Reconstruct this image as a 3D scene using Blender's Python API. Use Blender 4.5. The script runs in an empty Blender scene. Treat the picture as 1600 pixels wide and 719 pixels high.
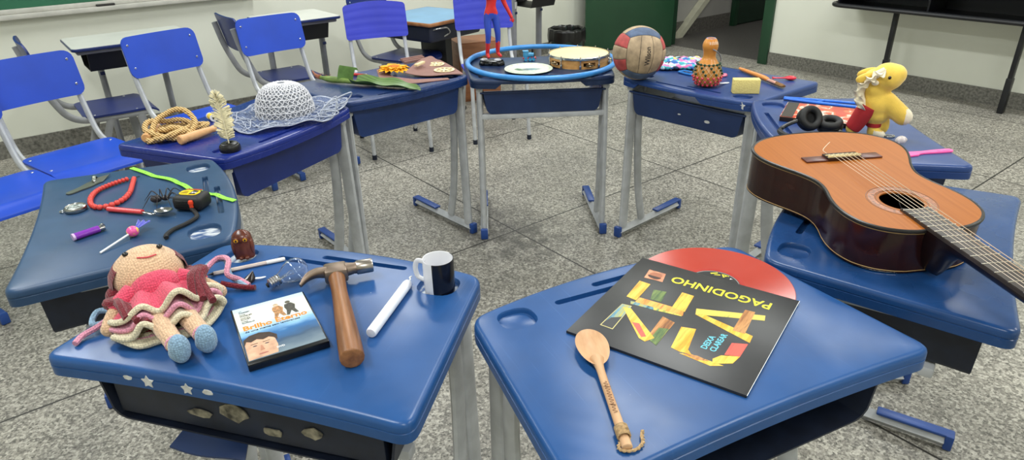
import bpy, bmesh, math, random
from math import sin, cos, pi, radians, sqrt
from mathutils import Vector, Matrix, Euler
random.seed(7)
S = bpy.context.scene
COL = S.collection
# ------------------------------------------------------------ camera
cd = bpy.data.cameras.new('camera'); cam = bpy.data.objects.new('camera', cd); COL.objects.link(cam)
TH, RO, FPX = 0.45928, -0.02543, 1047.36
fw = Vector((0, cos(TH), -sin(TH))); r0 = Vector((1, 0, 0)); u0 = r0.cross(fw)
rr = r0*cos(RO)+u0*sin(RO); uu = -r0*sin(RO)+u0*cos(RO)
cam.matrix_world = Matrix(((rr.x, uu.x, -fw.x, 0), (rr.y, uu.y, -fw.y, 0), (rr.z, uu.z, -fw.z, 1.45), (0, 0, 0, 1)))
cd.sensor_width = 36; cd.lens = FPX/1600*36; cd.clip_start = .02
S.camera = cam
# ------------------------------------------------------------ world, exposure
w = bpy.data.worlds.new('world'); S.world = w; w.use_nodes = True
w.node_tree.nodes['Background'].inputs[0].default_value = (.80, .9, 1, 1)
w.node_tree.nodes['Background'].inputs[1].default_value = .35
S.view_settings.view_transform = 'Standard'; S.view_settings.look = 'None'
S.view_settings.exposure = 0.0; S.view_settings.gamma = 1; S.view_settings.use_curve_mapping = False
# ------------------------------------------------------------ room frame: p along the tile joints away, q sideways
RA = 2.22891
def R(p, q, z=0.): return Vector((p*cos(RA)-q*sin(RA), p*sin(RA)+q*cos(RA), z))
LAMP_POWER = 35.5
for p in (-.9, 1.6, 4.1):
    for q in (-4.4, -2.0, .4):
        ld = bpy.data.lights.new('tube_light', 'AREA'); ld.shape = 'RECTANGLE'; ld.size = 1.25; ld.size_y = .22
        ld.energy = LAMP_POWER; ld.color = (.97, 1.0, .985)
        lo = bpy.data.objects.new('tube_light', ld); COL.objects.link(lo)
        lo.location = R(p, q, 2.93); lo.rotation_euler = (0, 0, RA)
ld = bpy.data.lights.new('hall_light', 'AREA'); ld.size = .8; ld.energy = 16; lo = bpy.data.objects.new('hall_light', ld)
COL.objects.link(lo); lo.location = R(3.4, -7.6, 2.85)

# ------------------------------------------------------------ materials
def lin(c):
    c = c/255.
    return c/12.92 if c <= .04045 else ((c+.055)/1.055)**2.4
def rgb(*c): return (lin(c[0]), lin(c[1]), lin(c[2]), 1)
class NT:
    def __init__(s, name):
        s.m = bpy.data.materials.new(name); s.m.use_nodes = True
        s.t = s.m.node_tree; s.b = s.t.nodes['Principled BSDF']; s.co = None
    def n(s, typ, **k):
        x = s.t.nodes.new(typ)
        for a, v in k.items(): setattr(x, a, v)
        return x
    def l(s, a, b): s.t.links.new(a, b)
    def obj(s):
        if s.co is None: s.co = s.n('ShaderNodeTexCoord').outputs['Object']
        return s.co
    def mapped(s, scale=(1, 1, 1), rot=(0, 0, 0), loc=(0, 0, 0)):
        m = s.n('ShaderNodeMapping'); m.inputs['Scale'].default_value = scale; m.inputs['Rotation'].default_value = rot; m.inputs['Location'].default_value = loc
        s.l(s.obj(), m.inputs[0]); return m.outputs[0]
    def noise(s, scale, det=3, vec=None, rough=.5):
        x = s.n('ShaderNodeTexNoise'); x.inputs['Scale'].default_value = scale; x.inputs['Detail'].default_value = det; x.inputs['Roughness'].default_value = rough
        s.l(vec if vec is not None else s.obj(), x.inputs['Vector']); return x.outputs['Fac']
    def ramp(s, fac, stops, const=False):
        x = s.n('ShaderNodeValToRGB'); e = x.color_ramp.elements
        if const: x.color_ramp.interpolation = 'CONSTANT'
        while len(e) < len(stops): e.new(.5)
        for i, (p, c) in enumerate(stops): e[i].position = p; e[i].color = c if len(c) == 4 else (*c, 1)
        s.l(fac, x.inputs[0]); return x.outputs[0]
    def mix(s, fac, a, b, typ='MIX'):
        x = s.n('ShaderNodeMix', data_type='RGBA', blend_type=typ)
        for sock, v in ((x.inputs[0], fac), (x.inputs[6], a), (x.inputs[7], b)):
            if hasattr(v, 'is_output'): s.l(v, sock)
            else: sock.default_value = v
        return x.outputs[2]
    def math(s, op, a, b=0., c=0.):
        x = s.n('ShaderNodeMath', operation=op)
        for i, v in enumerate((a, b, c)):
            if hasattr(v, 'is_output'): s.l(v, x.inputs[i])
            else: x.inputs[i].default_value = v
        return x.outputs[0]
    def base(s, v): 
        if hasattr(v, 'is_output'): s.l(v, s.b.inputs['Base Color'])
        else: s.b.inputs['Base Color'].default_value = v
    def bump(s, h, strength=.3, dist=.002):
        x = s.n('ShaderNodeBump'); x.inputs['Strength'].default_value = strength; x.inputs['Distance'].default_value = dist
        s.l(h, x.inputs['Height']); s.l(x.outputs[0], s.b.inputs['Normal'])
    def set(s, **k):
        for a, v in k.items(): s.b.inputs[{'rough': 'Roughness', 'metal': 'Metallic', 'trans': 'Transmission Weight', 'ior': 'IOR', 'coat': 'Coat Weight', 'spec': 'Specular IOR Level', 'sub': 'Subsurface Weight', 'alpha': 'Alpha', 'sheen': 'Sheen Weight'}[a]].default_value = v
        return s
_M = {}
def M(name, c, rough=.5, var=.06, vscale=12, bump=0, bscale=200, **k):
    if name in _M: return _M[name]
    t = NT(name); col = rgb(*c)
    d = tuple(x*(1-var*2) for x in col[:3])+(1,); b = tuple(min(1, x*(1+var*2)) for x in col[:3])+(1,)
    t.base(t.ramp(t.noise(vscale), [(.3, d), (.7, b)])); t.set(rough=rough, **k)
    if bump: t.bump(t.noise(bscale, 2), bump)
    _M[name] = t.m; return t.m
def desk_paint(name, c, worn=.5, rough=.3):
    if name in _M: return _M[name]
    t = NT(name); col = rgb(*c)
    d = tuple(x*.86 for x in col[:3])+(1,); b = tuple(min(1, x*1.12) for x in col[:3])+(1,)
    base = t.ramp(t.noise(9, 4), [(.3, d), (.7, b)])
    lt = tuple(min(1, x*1.4+.02) for x in col[:3])+(1,)
    # long fine scratches in three directions
    for i, (rz, sc) in enumerate(((.5, (420, 3.5, 1)), (-.9, (520, 5, 1)), (1.7, (380, 2.6, 1)))):
        f = t.noise(1, 1, t.mapped(sc, (0, 0, rz), (i*3.1, i*1.7, 0)))
        g = t.noise(7, 2, t.mapped((1, 1, 1), (0, 0, 0), (i*5.3, 2, 0)))
        m = t.math('MULTIPLY', t.ramp(f, [(.70, (0, 0, 0)), (.76, (1, 1, 1))]), t.ramp(g, [(.5, (0, 0, 0)), (.66, (1, 1, 1))]))
        base = t.mix(t.math('MULTIPLY', m, worn*.8), base, lt)
    # small pale nicks
    v = t.noise(55, 2, t.mapped((1, 1, 1), (0, 0, 0), (9, 4, 1)))
    n2 = t.math('MULTIPLY', t.ramp(v, [(.80, (0, 0, 0)), (.815, (1, 1, 1))]), worn)
    base = t.mix(n2, base, rgb(205, 212, 220))
    t.base(base); t.set(rough=rough, spec=.42)
    r = t.ramp(t.noise(14, 2), [(.3, (rough-.02,)*3), (.7, (rough+.035,)*3)]); t.l(r, t.b.inputs['Roughness'])
    _M[name] = t.m; return t.m
def wood(name, c1, c2, scale=(3, 60, 60), rough=.5, bump=.1, rot=(0, 0, 0)):
    if name in _M: return _M[name]
    t = NT(name); f = t.noise(1, 4, t.mapped(scale, rot), .6)
    t.base(t.ramp(f, [(.3, rgb(*c1)), (.7, rgb(*c2))])); t.set(rough=rough)
    if bump: t.bump(f, bump, .001)
    _M[name] = t.m; return t.m
def metal(name, c=(190, 190, 192), rough=.25):
    if name in _M: return _M[name]
    t = NT(name); t.base(t.ramp(t.noise(40, 3), [(.3, tuple(x*.8 for x in rgb(*c)[:3])), (.7, rgb(*c))])); t.set(rough=rough, metal=1)
    _M[name] = t.m; return t.m
def crochet(name, c, scale=260, dark=.62):
    if name in _M: return _M[name]
    t = NT(name); v = t.n('ShaderNodeTexVoronoi'); v.inputs['Scale'].default_value = scale; v.inputs['Randomness'].default_value = .45
    t.l(t.obj(), v.inputs['Vector']); col = rgb(*c)
    t.base(t.ramp(v.outputs['Distance'], [(.2, col), (.75, tuple(x*dark for x in col[:3]))])); t.set(rough=.95, spec=.1, sheen=.3)
    inv = t.math('SUBTRACT', 1, v.outputs['Distance']); t.bump(inv, .8, .002)
    _M[name] = t.m; return t.m
def glass(name, c=(255, 255, 255), rough=.0, thin=False):
    if name in _M: return _M[name]
    t = NT(name); t.base(rgb(*c)); t.set(rough=rough, trans=1, ior=1.12 if thin else 1.45)
    _M[name] = t.m; return t.m

# ------------------------------------------------------------ mesh builder
def I4(): return Matrix.Identity(4)
def TR(x=0, y=0, z=0, rx=0, ry=0, rz=0): return Matrix.Translation((x, y, z)) @ Euler((rx, ry, rz)).to_matrix().to_4x4()
class MB:
    def __init__(s): s.bm = bmesh.new(); s.mi = 0; s.sm = True
    def _f(s, vs):
        try: f = s.bm.faces.new(vs)
        except ValueError: return
        f.material_index = s.mi; f.smooth = s.sm
    def verts(s, ps, X=None): return [s.bm.verts.new(X @ Vector(p) if X else Vector(p)) for p in ps]
    def box(s, c, d, X=None, bev=0, seg=2, taper=None):
        t = bmesh.new(); bmesh.ops.create_cube(t, size=1)
        for v in t.verts:
            if taper and v.co.z > 0: v.co.x *= taper[0]; v.co.y *= taper[1]
            v.co = Vector((v.co.x*d[0]+c[0], v.co.y*d[1]+c[1], v.co.z*d[2]+c[2]))
        if bev: bmesh.ops.bevel(t, geom=t.edges[:], offset=bev, segments=seg, profile=.5, affect='EDGES')
        s.add(t, X); return s
    def add(s, t, X=None):
        mp = {v: s.bm.verts.new(X @ v.co if X else v.co) for v in t.verts}
        for f in t.faces: s._f([mp[v] for v in f.verts])
        t.free()
    def ell(s, c, r, X=None, nu=16, nv=10):
        if not hasattr(r, '__len__'): r = (r, r, r)
        t = bmesh.new(); bmesh.ops.create_uvsphere(t, u_segments=nu, v_segments=nv, radius=1)
        for v in t.verts: v.co = Vector((v.co.x*r[0]+c[0], v.co.y*r[1]+c[1], v.co.z*r[2]+c[2]))
        s.add(t, X); return s
    def lathe(s, prof, n=24, X=None, closed=False):
        rings = []
        for r, z in prof:
            if r < 1e-6: rings.append(s.verts([(0, 0, z)], X))
            else: rings.append(s.verts([(r*cos(2*pi*i/n), r*sin(2*pi*i/n), z) for i in range(n)], X))
        pr = list(zip(rings[:-1], rings[1:]))
        if closed: pr.append((rings[-1], rings[0]))
        for a, b in pr:
            for i in range(n):
                j = (i+1) % n
                if len(a) == 1 and len(b) == 1: continue
                if len(a) == 1: s._f([a[0], b[j], b[i]])
                elif len(b) == 1: s._f([a[i], a[j], b[0]])
                else: s._f([a[i], a[j], b[j], b[i]])
        return s
    def tube(s, pts, r=.01, n=8, closed=False, X=None, sec=(1, 1), up=(0, 0, 1), caps=True, r2=False):
        pts = [Vector(p) for p in pts]; m = len(pts); rings = []; U = Vector(up)
        for i, p in enumerate(pts):
            a = pts[i-1] if (i > 0 or closed) else pts[i]; b = pts[(i+1) % m] if (i < m-1 or closed) else pts[i]
            t = (b-a)
            if t.length < 1e-9: t = Vector((0, 0, 1))
            t.normalize(); sd = t.cross(U)
            if sd.length < .05: sd = t.cross(Vector((1, 0.01, 0)))
            sd.normalize(); nn = sd.cross(t).normalized()
            if not r2: U = nn if abs(t.dot(U)) > .3 or closed else U
            ri = r[i] if hasattr(r, '__len__') else r
            rings.append(s.verts([p+sd*(ri*sec[0]*cos(2*pi*k/n))+nn*(ri*sec[1]*sin(2*pi*k/n)) for k in range(n)], X))
        for i in range(m if closed else m-1):
            a, b = rings[i], rings[(i+1) % m]
            off = 0
            if closed and i == m-1: off = min(range(n), key=lambda o: sum((a[k].co-b[(k+o) % n].co).length for k in range(n)))
            for k in range(n): s._f([a[k], a[(k+1) % n], b[(k+1+off) % n], b[(k+off) % n]])
        if not closed and caps: s._f(rings[0][::-1]); s._f(rings[-1])
        return s
    def prism(s, poly, z0, z1, X=None, bev=0):
        t = bmesh.new(); lo = [t.verts.new((p[0], p[1], z0)) for p in poly]; hi = [t.verts.new((p[0], p[1], z1)) for p in poly]
        n = len(poly); top = t.faces.new(hi); t.faces.new(lo[::-1])
        for i in range(n): t.faces.new([lo[i], lo[(i+1) % n], hi[(i+1) % n], hi[i]])
        bmesh.ops.recalc_face_normals(t, faces=t.faces[:])
        if bev: bmesh.ops.bevel(t, geom=[e for e in t.edges if all(abs(v.co.z-z1) < 1e-7 for v in e.verts)], offset=bev, segments=2, affect='EDGES')
        s.add(t, X); return s
    def shell(s, fn, nu, nv, th, d=(0, 0, -1), X=None):
        D = Vector(d)*th
        A = [s.verts([fn(i/nu, j/nv) for j in range(nv+1)], X) for i in range(nu+1)]
        B = [s.verts([Vector(fn(i/nu, j/nv))+D for j in range(nv+1)], X) for i in range(nu+1)]
        for i in range(nu):
            for j in range(nv):
                s._f([A[i][j], A[i+1][j], A[i+1][j+1], A[i][j+1]]); s._f([B[i][j], B[i][j+1], B[i+1][j+1], B[i+1][j]])
        for i in range(nu):
            s._f([A[i][0], B[i][0], B[i+1][0], A[i+1][0]]); s._f([A[i][nv], A[i+1][nv], B[i+1][nv], B[i][nv]])
        for j in range(nv):
            s._f([A[0][j], A[0][j+1], B[0][j+1], B[0][j]]); s._f([A[nu][j], B[nu][j], B[nu][j+1], A[nu][j+1]])
        return s
    def grid(s, fn, nu, nv, X=None, closeu=False):
        A = [s.verts([fn(i/nu, j/nv) for j in range(nv+1)], X) for i in range(nu if closeu else nu+1)]
        for i in range(nu):
            a, b = A[i], A[(i+1) % len(A)]
            for j in range(nv): s._f([a[j], b[j], b[j+1], a[j+1]])
        return s
    def build(s, name, mats, parent=None, sharp=35, kind=None, label=None, doubles=0):
        if doubles: bmesh.ops.remove_doubles(s.bm, verts=s.bm.verts[:], dist=doubles)
        bmesh.ops.recalc_face_normals(s.bm, faces=s.bm.faces[:])
        me = bpy.data.meshes.new(name); s.bm.to_mesh(me); s.bm.free()
        for m in (mats if isinstance(mats, (list, tuple)) else [mats]): me.materials.append(m)
        if sharp: me.set_sharp_from_angle(angle=radians(sharp))
        o = bpy.data.objects.new(name, me); COL.objects.link(o)
        if parent: o.parent = parent
        if kind: o['kind'] = kind
        if label: o['label'] = label
        return o
def tag(o, label, cat, group=None):
    o['label'] = label; o['category'] = cat
    if group: o['group'] = group
    return o
def thing(name, label, cat, loc=(0, 0, 0), rz=0, group=None, rx=0, ry=0):
    o = bpy.data.objects.new(name, None); o.empty_display_size = .05; COL.objects.link(o)
    o.location = loc; o.rotation_euler = (rx, ry, rz); return tag(o, label, cat, group)
def copy_tree(o, parent=None):
    c = o.copy(); COL.objects.link(c)
    if parent: c.parent = parent
    for ch in list(o.children): copy_tree(ch, c)
    return c
def smooth_path(pts, sub=6, closed=False):
    P = [Vector(p) for p in pts]; n = len(P); out = []
    rng = n if closed else n-1
    for i in range(rng):
        p0 = P[(i-1) % n] if (closed or i > 0) else P[i]*2-P[i+1]
        p1, p2 = P[i], P[(i+1) % n]
        p3 = P[(i+2) % n] if (closed or i < n-2) else p2*2-p1
        for k in range(sub):
            t = k/sub
            out.append(.5*((2*p1)+(p2-p0)*t+(2*p0-5*p1+4*p2-p3)*t*t+(3*p1-p0-3*p2+p3)*t**3))
    if not closed: out.append(P[-1])
    return out
def rrect(w, h, r, n=5):
    o = []
    for cx, cy, a0 in ((w/2-r, h/2-r, 0), (-w/2+r, h/2-r, 90), (-w/2+r, -h/2+r, 180), (w/2-r, -h/2+r, 270)):
        for i in range(n+1):
            a = radians(a0+90*i/n); o.append((cx+r*cos(a), cy+r*sin(a)))
    return o
def circ(r, n=32, cx=0, cy=0, ry=None): return [(cx+r*cos(2*pi*i/n), cy+(ry or r)*sin(2*pi*i/n)) for i in range(n)]
def text(body, size, mat, parent, name='lettering', X=None, ext=.0003, bold=0, shear=0, align='LEFT', width=None, sx=1):
    c = bpy.data.curves.new(name, 'FONT'); c.body = body; c.size = size; c.extrude = ext; c.offset = bold; c.shear = shear; c.align_x = align; c.resolution_u = 3
    o = bpy.data.objects.new(name, c); COL.objects.link(o)
    bpy.context.view_layer.update(); dg = bpy.context.evaluated_depsgraph_get()
    me = bpy.data.meshes.new_from_object(o.evaluated_get(dg)); bpy.data.objects.remove(o); bpy.data.curves.remove(c)
    if width:
        xs = [v.co.x for v in me.vertices]; k = width/(max(xs)-min(xs)); me.transform(Matrix.Diagonal((k, 1, 1, 1)))
    if sx != 1: me.transform(Matrix.Diagonal((sx, 1, 1, 1)))
    if X: me.transform(X)
    me.materials.clear(); me.materials.append(mat)
    ob = bpy.data.objects.new(name, me); COL.objects.link(ob)
    if parent: ob.parent = parent
    return ob
def skin_mesh(verts, edges, radii, sub=2):
    me = bpy.data.meshes.new('skin'); me.from_pydata([Vector(v) for v in verts], edges, [])
    o = bpy.data.objects.new('skin', me); COL.objects.link(o)
    m = o.modifiers.new('s', 'SKIN'); m.use_smooth_shade = True
    for i, r in enumerate(radii):
        sv = me.skin_vertices[0].data[i]; sv.radius = (r, r) if not hasattr(r, '__len__') else r; sv.use_root = (i == 0)
    q = o.modifiers.new('d', 'SUBSURF'); q.levels = sub; q.render_levels = sub
    bpy.context.view_layer.update(); dg = bpy.context.evaluated_depsgraph_get()
    r = bpy.data.meshes.new_from_object(o.evaluated_get(dg)); bpy.data.objects.remove(o); bpy.data.meshes.remove(me)
    for p in r.polygons: p.use_smooth = True
    return r
def blob_mesh(mb, voxel=.004, it=8):
    me = bpy.data.meshes.new('blob'); mb.bm.to_mesh(me); mb.bm.free(); o = bpy.data.objects.new('blob', me); COL.objects.link(o)
    m = o.modifiers.new('r', 'REMESH'); m.mode = 'VOXEL'; m.voxel_size = voxel; m.use_smooth_shade = True
    q = o.modifiers.new('s', 'SMOOTH'); q.iterations = it; q.factor = .5
    bpy.context.view_layer.update(); r = bpy.data.meshes.new_from_object(o.evaluated_get(bpy.context.evaluated_depsgraph_get()))
    bpy.data.objects.remove(o); bpy.data.meshes.remove(me)
    for p in r.polygons: p.use_smooth = True
    return r
def mesh_obj(me, name, mats, parent=None):
    me.materials.clear()
    for m in (mats if isinstance(mats, (list, tuple)) else [mats]): me.materials.append(m)
    o = bpy.data.objects.new(name, me); COL.objects.link(o)
    if parent: o.parent = parent
    return o

# ============================================================ SETTING
def setting(o, *a): o['kind'] = 'structure'; return o
def room_obj(mb, name, mats, sharp=35):
    o = mb.build(name, mats, None, sharp, 'structure'); o.rotation_euler = (0, 0, RA); return o
P0, P1, Q0, Q1, HC = -2.6, 5.32, -5.78, 2.4, 3.0
# terrazzo floor
t = NT('terrazzo')
def speck(scale, off):
    v = t.n('ShaderNodeTexVoronoi'); v.inputs['Scale'].default_value = scale; t.l(t.mapped(loc=off), v.inputs['Vector'])
    return t.n_sep(v.outputs['Color']) if False else v.outputs['Color']
sp = t.n('ShaderNodeSeparateColor'); t.l(speck(120, (0, 0, 0)), sp.inputs[0])
c1 = t.ramp(sp.outputs[0], [(0, rgb(74, 72, 68)), (.22, rgb(110, 107, 101)), (.45, rgb(152, 148, 140)), (.72, rgb(186, 182, 172)), (.9, rgb(222, 218, 208))])
sp2 = t.n('ShaderNodeSeparateColor'); t.l(speck(230, (3, 1, 0)), sp2.inputs[0])
c2 = t.ramp(sp2.outputs[1], [(0, rgb(92, 90, 85)), (.5, rgb(158, 154, 146)), (1, rgb(212, 208, 198))])
cc = t.mix(.42, c1, c2)
big = t.ramp(t.noise(1.6, 4), [(.32, (.62, .615, .60)), (.62, (.86, .85, .82))])
cc = t.mix(1, cc, big, 'MULTIPLY')
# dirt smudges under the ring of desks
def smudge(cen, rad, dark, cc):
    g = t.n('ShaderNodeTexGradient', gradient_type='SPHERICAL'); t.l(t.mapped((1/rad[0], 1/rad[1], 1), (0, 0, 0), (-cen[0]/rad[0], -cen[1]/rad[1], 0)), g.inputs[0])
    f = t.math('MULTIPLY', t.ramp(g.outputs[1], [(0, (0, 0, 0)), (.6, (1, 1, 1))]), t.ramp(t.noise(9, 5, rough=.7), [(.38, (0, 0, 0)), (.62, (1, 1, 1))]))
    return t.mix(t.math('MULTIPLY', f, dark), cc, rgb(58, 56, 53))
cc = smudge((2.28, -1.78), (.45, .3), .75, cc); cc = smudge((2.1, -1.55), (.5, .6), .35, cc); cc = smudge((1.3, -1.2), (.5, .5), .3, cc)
sx = t.n('ShaderNodeSeparateXYZ'); t.l(t.obj(), sx.inputs[0])
def joint(o, off, per, wd):
    f = t.math('FRACT', t.math('DIVIDE', t.math('SUBTRACT', o, off), per))
    d = t.math('ABSOLUTE', t.math('SUBTRACT', f, .5)); return t.math('GREATER_THAN', d, .5-wd/per)
jm = t.math('MAXIMUM', joint(sx.outputs[0], 2.305, 1.22, .0042), joint(sx.outputs[1], -1.80, 1.205, .0042))
cc = t.mix(jm, cc, rgb(52, 50, 47)); t.base(cc); t.set(rough=.42, spec=.4)
t.l(t.ramp(t.noise(5, 3), [(.3, (.34,)*3), (.7, (.55,)*3)]), t.b.inputs['Roughness'])
mb = MB(); mb.box(((P0+P1)/2, (Q0+Q1)/2-.02, -.05), (P1-P0+.3, Q1-Q0+.14, .1)); room_obj(mb, 'floor', t.m)
t2 = NT('hall_floor'); t2.base(t2.ramp(t2.noise(90, 3), [(.3, rgb(60, 58, 55)), (.7, rgb(100, 97, 92))])); t2.set(rough=.45)
mb = MB(); mb.box((4.0, -7.42, -.05), (2.6, 3.1, .1)); room_obj(mb, 'floor_hall', t2.m)
t = NT('wall_paint'); t.base(t.ramp(t.noise(1.3, 4), [(.3, rgb(220, 221, 207)), (.7, rgb(232, 233, 221))])); t.set(rough=.55); t.bump(t.noise(60, 3), .08)
WALL = t.m
def room_box(p0, p1, q0, q1, z0, z1, mb=None, bev=0):
    mb = mb or MB(); mb.box(((p0+p1)/2, (q0+q1)/2, (z0+z1)/2), (p1-p0, q1-q0, z1-z0), None, bev); return mb
room_obj(room_box(P1, P1+.14, Q0-.14, Q1+.14, 0, HC), 'wall_left', WALL)
DO0, DO1, DZ = 3.57, 4.74, 2.12      # door opening in the right wall
mb = room_box(P0, DO0, Q0-.14, Q0, 0, HC); room_box(DO1, P1, Q0-.14, Q0, 0, HC, mb); room_box(DO0, DO1, Q0-.14, Q0, DZ, HC, mb)
room_obj(mb, 'wall_right', WALL)
room_obj(room_box(P0-.14, P0, Q0-.14, Q1+.14, 0, HC), 'wall_front', WALL)
room_obj(room_box(P0, P1, Q1, Q1+.14, 0, HC), 'wall_back', WALL)
room_obj(room_box(P0-.14, P1+.14, Q0-.14, Q1+.14, HC, HC+.1), 'ceiling', M('ceiling_white', (228, 228, 222), .8))
SKIRT = M('skirting_terrazzo', (112, 110, 103), .5, .25, 60)
mb = room_box(P0, DO0-.07, Q0, Q0+.014, 0, .115); room_box(DO1+.07, P1, Q0, Q0+.014, 0, .115, mb); room_obj(mb, 'baseboard_right', SKIRT)
room_obj(room_box(P1-.014, P1, Q0+.02, Q1, 0, .115), 'baseboard_left', SKIRT)
GREEN = M('door_green', (30, 66, 44), .38, .08, 3)
mb = room_box(DO0-.075, DO0+.02, Q0-.16, Q0+.03, 0, DZ+.08, bev=.004); room_obj(mb, 'trim_1', GREEN)
mb = room_box(DO1-.02, DO1+.075, Q0-.16, Q0+.03, 0, DZ+.08, bev=.004); room_obj(mb, 'trim_2', GREEN)
mb = room_box(DO0, DO1, Q0-.16, Q0+.03, DZ, DZ+.08, bev=.004); room_obj(mb, 'trim_3', GREEN)
# open green door leaf
dl = MB(); dl.box((-.47, 0, 1.06), (.94, .036, 2.1), None, .003)
door = dl.build('door_1', M('door_leaf', (34, 72, 48), .35, .08, 2), None, 35, 'structure'); door.location = (1.735, 7.235, 0); door.rotation_euler = (0, 0, radians(8))
h = MB(); h.lathe([(0, 0), (.026, 0), (.026, .006), (.009, .009), (.009, .05), (0, .05)], 16, TR(-.88, -.018, 1.02, pi/2)); h.tube([(-.88, -.062, 1.02), (-.80, -.066, 1.02), (-.76, -.066, 1.02)], .008); h.build('handle', metal('steel'), door)
# hall beyond the door
HW = M('hall_wall', (170, 168, 162), .6, .06, 2)
room_obj(room_box(4.99, 5.1, -9.0, Q0-.14, 0, HC), 'wall_hall', HW)
room_obj(room_box(2.7, 5.1, -9.05, -8.95, 0, HC), 'wall_hall_end', HW)
room_obj(room_box(2.65, 2.75, -8.95, Q0-.14, 0, HC), 'wall_hall_side', HW)
room_obj(room_box(2.7, 5.1, -9.0, Q0-.14, HC, HC+.1), 'ceiling_hall', M('ceiling_white', (228, 228, 222)))
room_obj(room_box(4.975, 4.99, -7.25, Q0-.16, 0, .16), 'baseboard_hall', M('hall_skirting', (96, 93, 87), .5, .2, 40))
mb = room_box(4.93, 4.99, -7.36, -7.28, 0, 2.15, bev=.004); room_box(4.93, 4.99, -8.3, -8.22, 0, 2.15, mb, .004); room_box(4.93, 4.99, -8.3, -7.28, 2.1, 2.18, mb, .004)
room_obj(mb, 'trim_4', GREEN)
mb = room_box(4.945, 4.985, -8.22, -7.36, .01, 2.1); d2 = room_obj(mb, 'door_2', M('hall_door', (26, 50, 36), .4))
QZ = Matrix(((0, 0, 1, 0), (1, 0, 0, 0), (0, 1, 0, 0), (0, 0, 0, 1)))   # (x,y,z) -> (p=z, q=x, z=y)
mb = MB(); mb.prism([(-6.20, 0), (-6.29, 0), (-7.27, .80), (-7.27, .90)], 4.90, 4.985, QZ, .004); room_obj(mb, 'trim_5', M('stringer', (196, 194, 172), .5))
# chalkboard with its ledge on the left wall
cb = thing('chalkboard', 'green chalkboard with a grey ledge high on the left wall', 'chalkboard', R(P1, -.2, .85), RA)
mb = MB(); mb.box((-.018, 0, .66), (.03, 3.0, 1.2), None, .003); mb.build('writing_surface', M('board_green', (52, 112, 84), .5, .06, 3), cb)
mb = MB(); mb.box((-.035, 0, .015), (.07, 3.06, .03), None, .005); mb.box((-.02, 0, .045), (.04, 3.06, .03), None, .005); mb.build('ledge', M('ledge_grey', (186, 184, 176), .55), cb)
mb = MB(); mb.box((-.055, -.55, .0368), (.028, .11, .012), None, .004); tag(mb.build('chalk_eraser', M('eraser_dark', (50, 48, 46), .8)), 'small dark eraser lying on the chalkboard ledge', 'eraser')
e_ = bpy.data.objects['chalk_eraser']; e_.location = R(P1, -.2, .85); e_.rotation_euler = (0, 0, RA)

# ============================================================ SCHOOL DESKS
WI, WO, DD, BI, BO = .6237, .698, .447, .037, .0157
GREY = M('leg_grey', (186, 188, 191), .42, .07, 18, .05, 60)
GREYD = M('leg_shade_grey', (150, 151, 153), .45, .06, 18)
CAPB = M('cap_blue', (34, 70, 140), .4)
NAVY = M('tray_navy', (26, 48, 92), .4, .08, 8)
NAVYD = M('tray_dark', (20, 28, 46), .5, .2, 20)
def outline(r=.034, inset=0):
    def I(t): return Vector((WI*(t-.5), -BI*(1-(2*t-1)**2)))
    def O(t): return Vector((WO*(t-.5), DD-BO*(1-(2*t-1)**2)))
    sides = [[I(i/24) for i in range(25)], [I(1).lerp(O(1), i/10) for i in range(11)], [O(1-i/24) for i in range(25)], [O(0).lerp(I(0), i/10) for i in range(11)]]
    out = []
    for k, s in enumerate(sides):
        c = s[-1]; nx = sides[(k+1) % 4]
        mid = [p for p in s if (p-s[0]).length > r*1.05 and (p-c).length > r*1.05]
        a = c+(s[-3]-c).normalized()*r; b = c+(nx[2]-c).normalized()*r
        out += mid+[a*(1-t)**2+c*(2*t*(1-t))+b*t*t for t in [j/7 for j in range(8)]]
    if inset:
        n = len(out); res = []
        for i in range(n):
            tg = (out[(i+1) % n]-out[i-1]).normalized(); res.append(out[i]+Vector((-tg.y, tg.x))*inset)
        return res
    return out
def slot(x0, x1, y0, y1, hw, n=6):
    a, b = Vector((x0, y0)), Vector((x1, y1)); d = (b-a).normalized(); an = math.atan2(d.y, d.x); o = []
    for c, s in ((b, -pi/2), (a, pi/2)):
        for i in range(n+1): t = an+s+pi*i/n; o.append(Vector((c.x+hw*cos(t), c.y+hw*sin(t))))
    return o
def ovalp(cx, cy, rx, ry, rot=0, n=22):
    o = []
    for i in range(n):
        t = 2*pi*i/n; e = .75
        x = rx*math.copysign(abs(cos(t))**e, cos(t)); y = ry*math.copysign(abs(sin(t))**e, sin(t))
        o.append(Vector((cx+x*cos(rot)-y*sin(rot), cy+x*sin(rot)+y*cos(rot))))
    return o
t = NT('recess_worn'); t.base(t.ramp(t.noise(90, 4, t.mapped((1, .35, 1))), [(.42, rgb(52, 82, 130)), (.5, rgb(150, 160, 176)), (.62, rgb(206, 210, 214))])); t.set(rough=.3); WORN = t.m
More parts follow.
